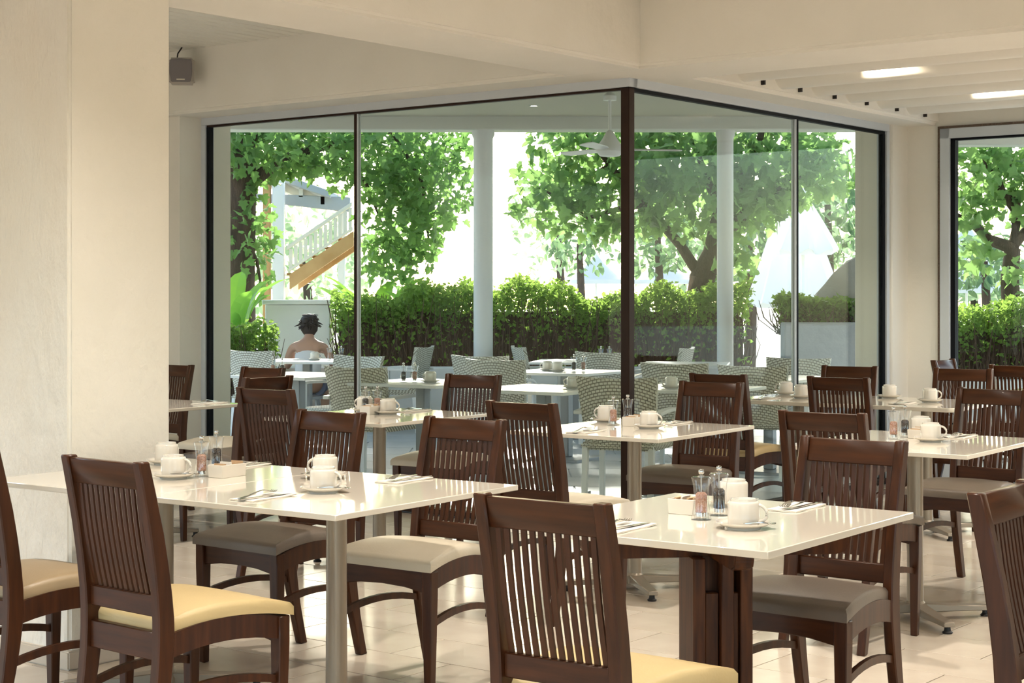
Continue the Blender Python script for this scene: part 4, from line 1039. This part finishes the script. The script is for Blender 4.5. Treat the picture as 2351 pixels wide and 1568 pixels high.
for k in range(4):
    t = 0.15+0.25*k; q = p0.lerp(p1, t); MB().box((q.x-0.03,-1.1,q.z-0.22),(q.x+0.03,1.5,q.z-0.10)).build('rafter', 'fascia', cn, bevel=0.004)
for x_ in (p0.x+0.1, p1.x-0.1): MB().box((x_-0.05,1.2,-0.05),(x_+0.05,1.3,p1.z-0.05)).build('post', 'fascia', cn, bevel=0.005)
ct = empty('reflected_counter', (-2.36, 18.7, 0)); tag(ct, 'reflected white counter with a ledge behind the seated person', 'counter')  # solid stand-in for a white block reflected in the glass
MB().box((-0.38,-0.2,-0.05),(0.34,0.2,1.28)).build('front_panel', 'outdoor_white', ct, bevel=0.01); MB().box((-0.41,-0.24,1.28),(0.37,0.24,1.33)).build('ledge', 'terrace_top', ct, bevel=0.006)

# ---- parasols
def closed_parasol(label, x, y, z0, z1, w, pole=True):
    e = empty('closed_parasol', (x,y,-0.05)); tag(e, label, 'parasol'); secs = []
    for k in range(9):
        t = k/8; z = z1 + (z0-z1)*t; rr = w*(0.10 + 0.90*t**0.85); ring = []
        for i in range(40):
            a = 2*math.pi*i/40; q = rr*(1+0.16*math.cos(8*a)*(0.3+0.7*t)+0.05*math.sin(3*a+k*0.3)); ring.append((q*math.cos(a), q*math.sin(a), z+0.05+0.05*t*math.cos(8*a)))
        secs.append(ring)
    MB().strip(secs).build('canopy', 'canvas_cloth', e)
    MB().lathe([(0.03,0),(0.03,z1+0.12)], 14).build('pole', 'white_metal', e)
    MB().lathe([(0.04,z1+0.02),(0.09,z1+0.08),(0.05,z1+0.16),(0.01,z1+0.20)], 16).build('finial_cap', 'canvas_cloth', e)
    MB().lathe([(0.28,0.0),(0.28,0.05),(0.08,0.09)], 24).build('foot', 'grey_metal', e)
closed_parasol('tall white draped parasol right of the right mullion', 4.40, 25.2, 2.02, 2.88, 0.46)
closed_parasol('second white draped parasol partly behind the tall one', 4.62, 27.4, 1.2, 3.2, 0.70)
def open_parasol(label, x, y, z0, z1, w):
    e = empty('open_parasol', (x,y,-0.05)); tag(e, label, 'parasol')
    secs = []
    for rr, z in ((0.03,z1),(w*0.35,z1-(z1-z0)*0.45),(w*0.70,z1-(z1-z0)*0.80),(w,z0)): secs.append([(rr*math.cos(2*math.pi*i/24), rr*math.sin(2*math.pi*i/24), z+0.05) for i in range(24)])
    for rr, z in ((w,z0-0.10),(w-0.02,z0-0.10),(w-0.02,z0-0.02),(0.03,z1-0.06)): secs.append([(rr*math.cos(2*math.pi*i/24), rr*math.sin(2*math.pi*i/24), z+0.05) for i in range(24)])
    MB().strip(secs).build('canopy', 'canvas_cloth', e); MB().lathe([(0.025,0),(0.025,z1+0.1)], 12).build('pole', 'white_metal', e); MB().lathe([(0.30,0.0),(0.30,0.06),(0.06,0.09)], 20).build('foot', 'grey_metal', e)
open_parasol('white open parasol beyond the hedge left of the corner post', 2.02, 40.0, 1.72, 2.32, 0.70)
open_parasol('white open parasol beyond the hedge right of the corner post', 3.62, 40.0, 1.72, 2.25, 0.80)
open_parasol('white open parasol outside the second window', 9.0, 33.0, 1.5, 2.8, 1.0)

# ---- boulder
r = random.Random(4); vs = []; fs = []; S, T = 18, 10
for j in range(T+1):
    ph = math.pi*j/T
    for i in range(S):
        a = 2*math.pi*i/S; k = 1+0.10*math.sin(2*a+1)+0.07*math.sin(3*ph+a)+r.uniform(-0.03,0.03)
        vs.append((0.60*k*math.sin(ph)*math.cos(a), 0.6*k*math.sin(ph)*math.sin(a), 0.95*k*math.cos(ph)))
for j in range(T):
    for i in range(S): fs.append((j*S+i, j*S+(i+1)%S, (j+1)*S+(i+1)%S, (j+1)*S+i))
mb = MB(); mb.add(vs, fs); o = mb.build('boulder', 'rock'); o.location = (3.62, 17.05, 0.80); tag(o, 'big rounded grey boulder behind the grey planter wall', 'boulder')

# ---- person reflected in the glass, built as a solid figure at the terrace table
pe = empty('person', (-2.09, 17.05, 0)); tag(pe, 'reflected dark haired person in a pale sleeveless top seated with back to us', 'person')
def skin_body(name, verts, edges, m_, par, sub=2):
    me = bpy.data.meshes.new(name); me.from_pydata([v[:3] for v in verts], edges, [])
    o = obj(name, me, par); mod = o.modifiers.new('skin', 'SKIN'); mod.use_smooth_shade = True
    o.modifiers.new('sub', 'SUBSURF').levels = sub; o.modifiers['sub'].render_levels = sub
    for i, v in enumerate(verts):
        rr = v[3]; me.skin_vertices[0].data[i].radius = rr if isinstance(rr, tuple) else (rr, rr)
    me.skin_vertices[0].data[0].use_root = True
    me.materials.append(MATS[m_]); return o
bv = [(0,0,0.46,(0.15,0.11)),(0,0.02,0.60,(0.125,0.09)),(0,0.06,0.76,(0.15,0.095)),(0,0.09,0.87,(0.13,0.08)),(0,0.11,0.95,0.048),(0,0.13,1.00,0.055),(0,0.145,1.06,(0.072,0.085)),(0,0.15,1.12,(0.07,0.08)),(0,0.15,1.165,0.04)]
be = [(i, i+1) for i in range(8)]
def chain(start, pts):
    i0 = start
    for p in pts:
        bv.append(p); be.append((i0, len(bv)-1)); i0 = len(bv)-1
    return i0
for s in (-1, 1):
    w = chain(3, [(s*0.17,0.09,0.85,0.050),(s*0.23,0.16,0.70,0.040),(s*0.24,0.22,0.64,0.036),(s*0.19,0.36,0.74,0.030),(s*0.14,0.46,0.785,0.024),(s*0.12,0.51,0.79,(0.034,0.016))])
    for k, (dx, L) in enumerate(((-0.028,0.05),(-0.010,0.065),(0.008,0.07),(0.026,0.062))):
        chain(w, [(s*0.12+dx,0.55,0.788,0.0085),(s*0.12+dx*1.2,0.55+L*0.5,0.780,0.0080),(s*0.12+dx*1.2,0.55+L*0.8,0.768,0.007)])
    chain(w, [(s*0.12-s*0.045,0.525,0.782,0.009),(s*0.12-s*0.060,0.555,0.774,0.008)])
    chain(0, [(s*0.10,0.12,0.45,0.085),(s*0.13,0.40,0.46,0.060),(s*0.13,0.43,0.25,0.050),(s*0.13,0.42,0.08,0.036),(s*0.13,0.46,0.035,0.036),(s*0.13,0.56,0.025,0.026)])
skin_body('body', bv, be, 'skin', pe)
skin_body('top', [(0,0.012,0.52,(0.155,0.115)),(0,0.03,0.64,(0.140,0.105)),(0,0.06,0.76,(0.162,0.108)),(0,0.08,0.83,(0.130,0.090))], [(0,1),(1,2),(2,3)], 'shirt', pe)
sv = [(0,0,0.46,(0.165,0.125))]; se = []
for s in (-1, 1):
    sv += [(s*0.10,0.12,0.45,0.098),(s*0.125,0.33,0.455,0.076)]; k = len(sv); se += [(0,k-2),(k-2,k-1)]
skin_body('shorts', sv, se, 'trousers', pe)
hm = MB().lathe([(0.001,-0.13),(0.05,-0.12),(0.085,-0.07),(0.094,0.0),(0.085,0.06),(0.055,0.095),(0.001,0.105)], 24, c=(0,0.135,1.09))
hr = random.Random(3)
for _ in range(90):
    a, ph = hr.uniform(0, 2*math.pi), hr.uniform(-0.4, 1.4); dv = Vector((math.cos(a)*math.cos(ph), math.sin(a)*math.cos(ph), math.sin(ph))); q = Vector((0,0.13,1.09))
    hm.tube([q+dv*0.07, q+dv*0.100+Vector((hr.gauss(0,0.012),0,0)), q+dv*0.118+Vector((hr.gauss(0,0.02),0,-0.02))], [0.016,0.011,0.003], 5)
hm.build('hair', 'hair', pe)
ck = MB().lathe([(0.001,-0.04),(0.035,-0.02),(0.042,0.01),(0.03,0.035),(0.001,0.042)], 16, c=(-0.03,0.06,1.12)); ck.build('hair_bun', 'hair', pe)
stl = empty('terrace_stool', (-2.09, 17.05, 0)); tag(stl, 'grey seat under the reflected person on the terrace', 'stool')
MB().lathe([(0.02,0.33),(0.20,0.33),(0.20,0.355),(0.02,0.355)], 24).build('seat', 'grey_metal', stl)
for k in range(4):
    a = R(45+90*k); MB().tube([(0.14*math.cos(a),0.14*math.sin(a),0.33),(0.18*math.cos(a),0.18*math.sin(a),0.0)], 0.014, 8).build('leg', 'grey_metal', stl)
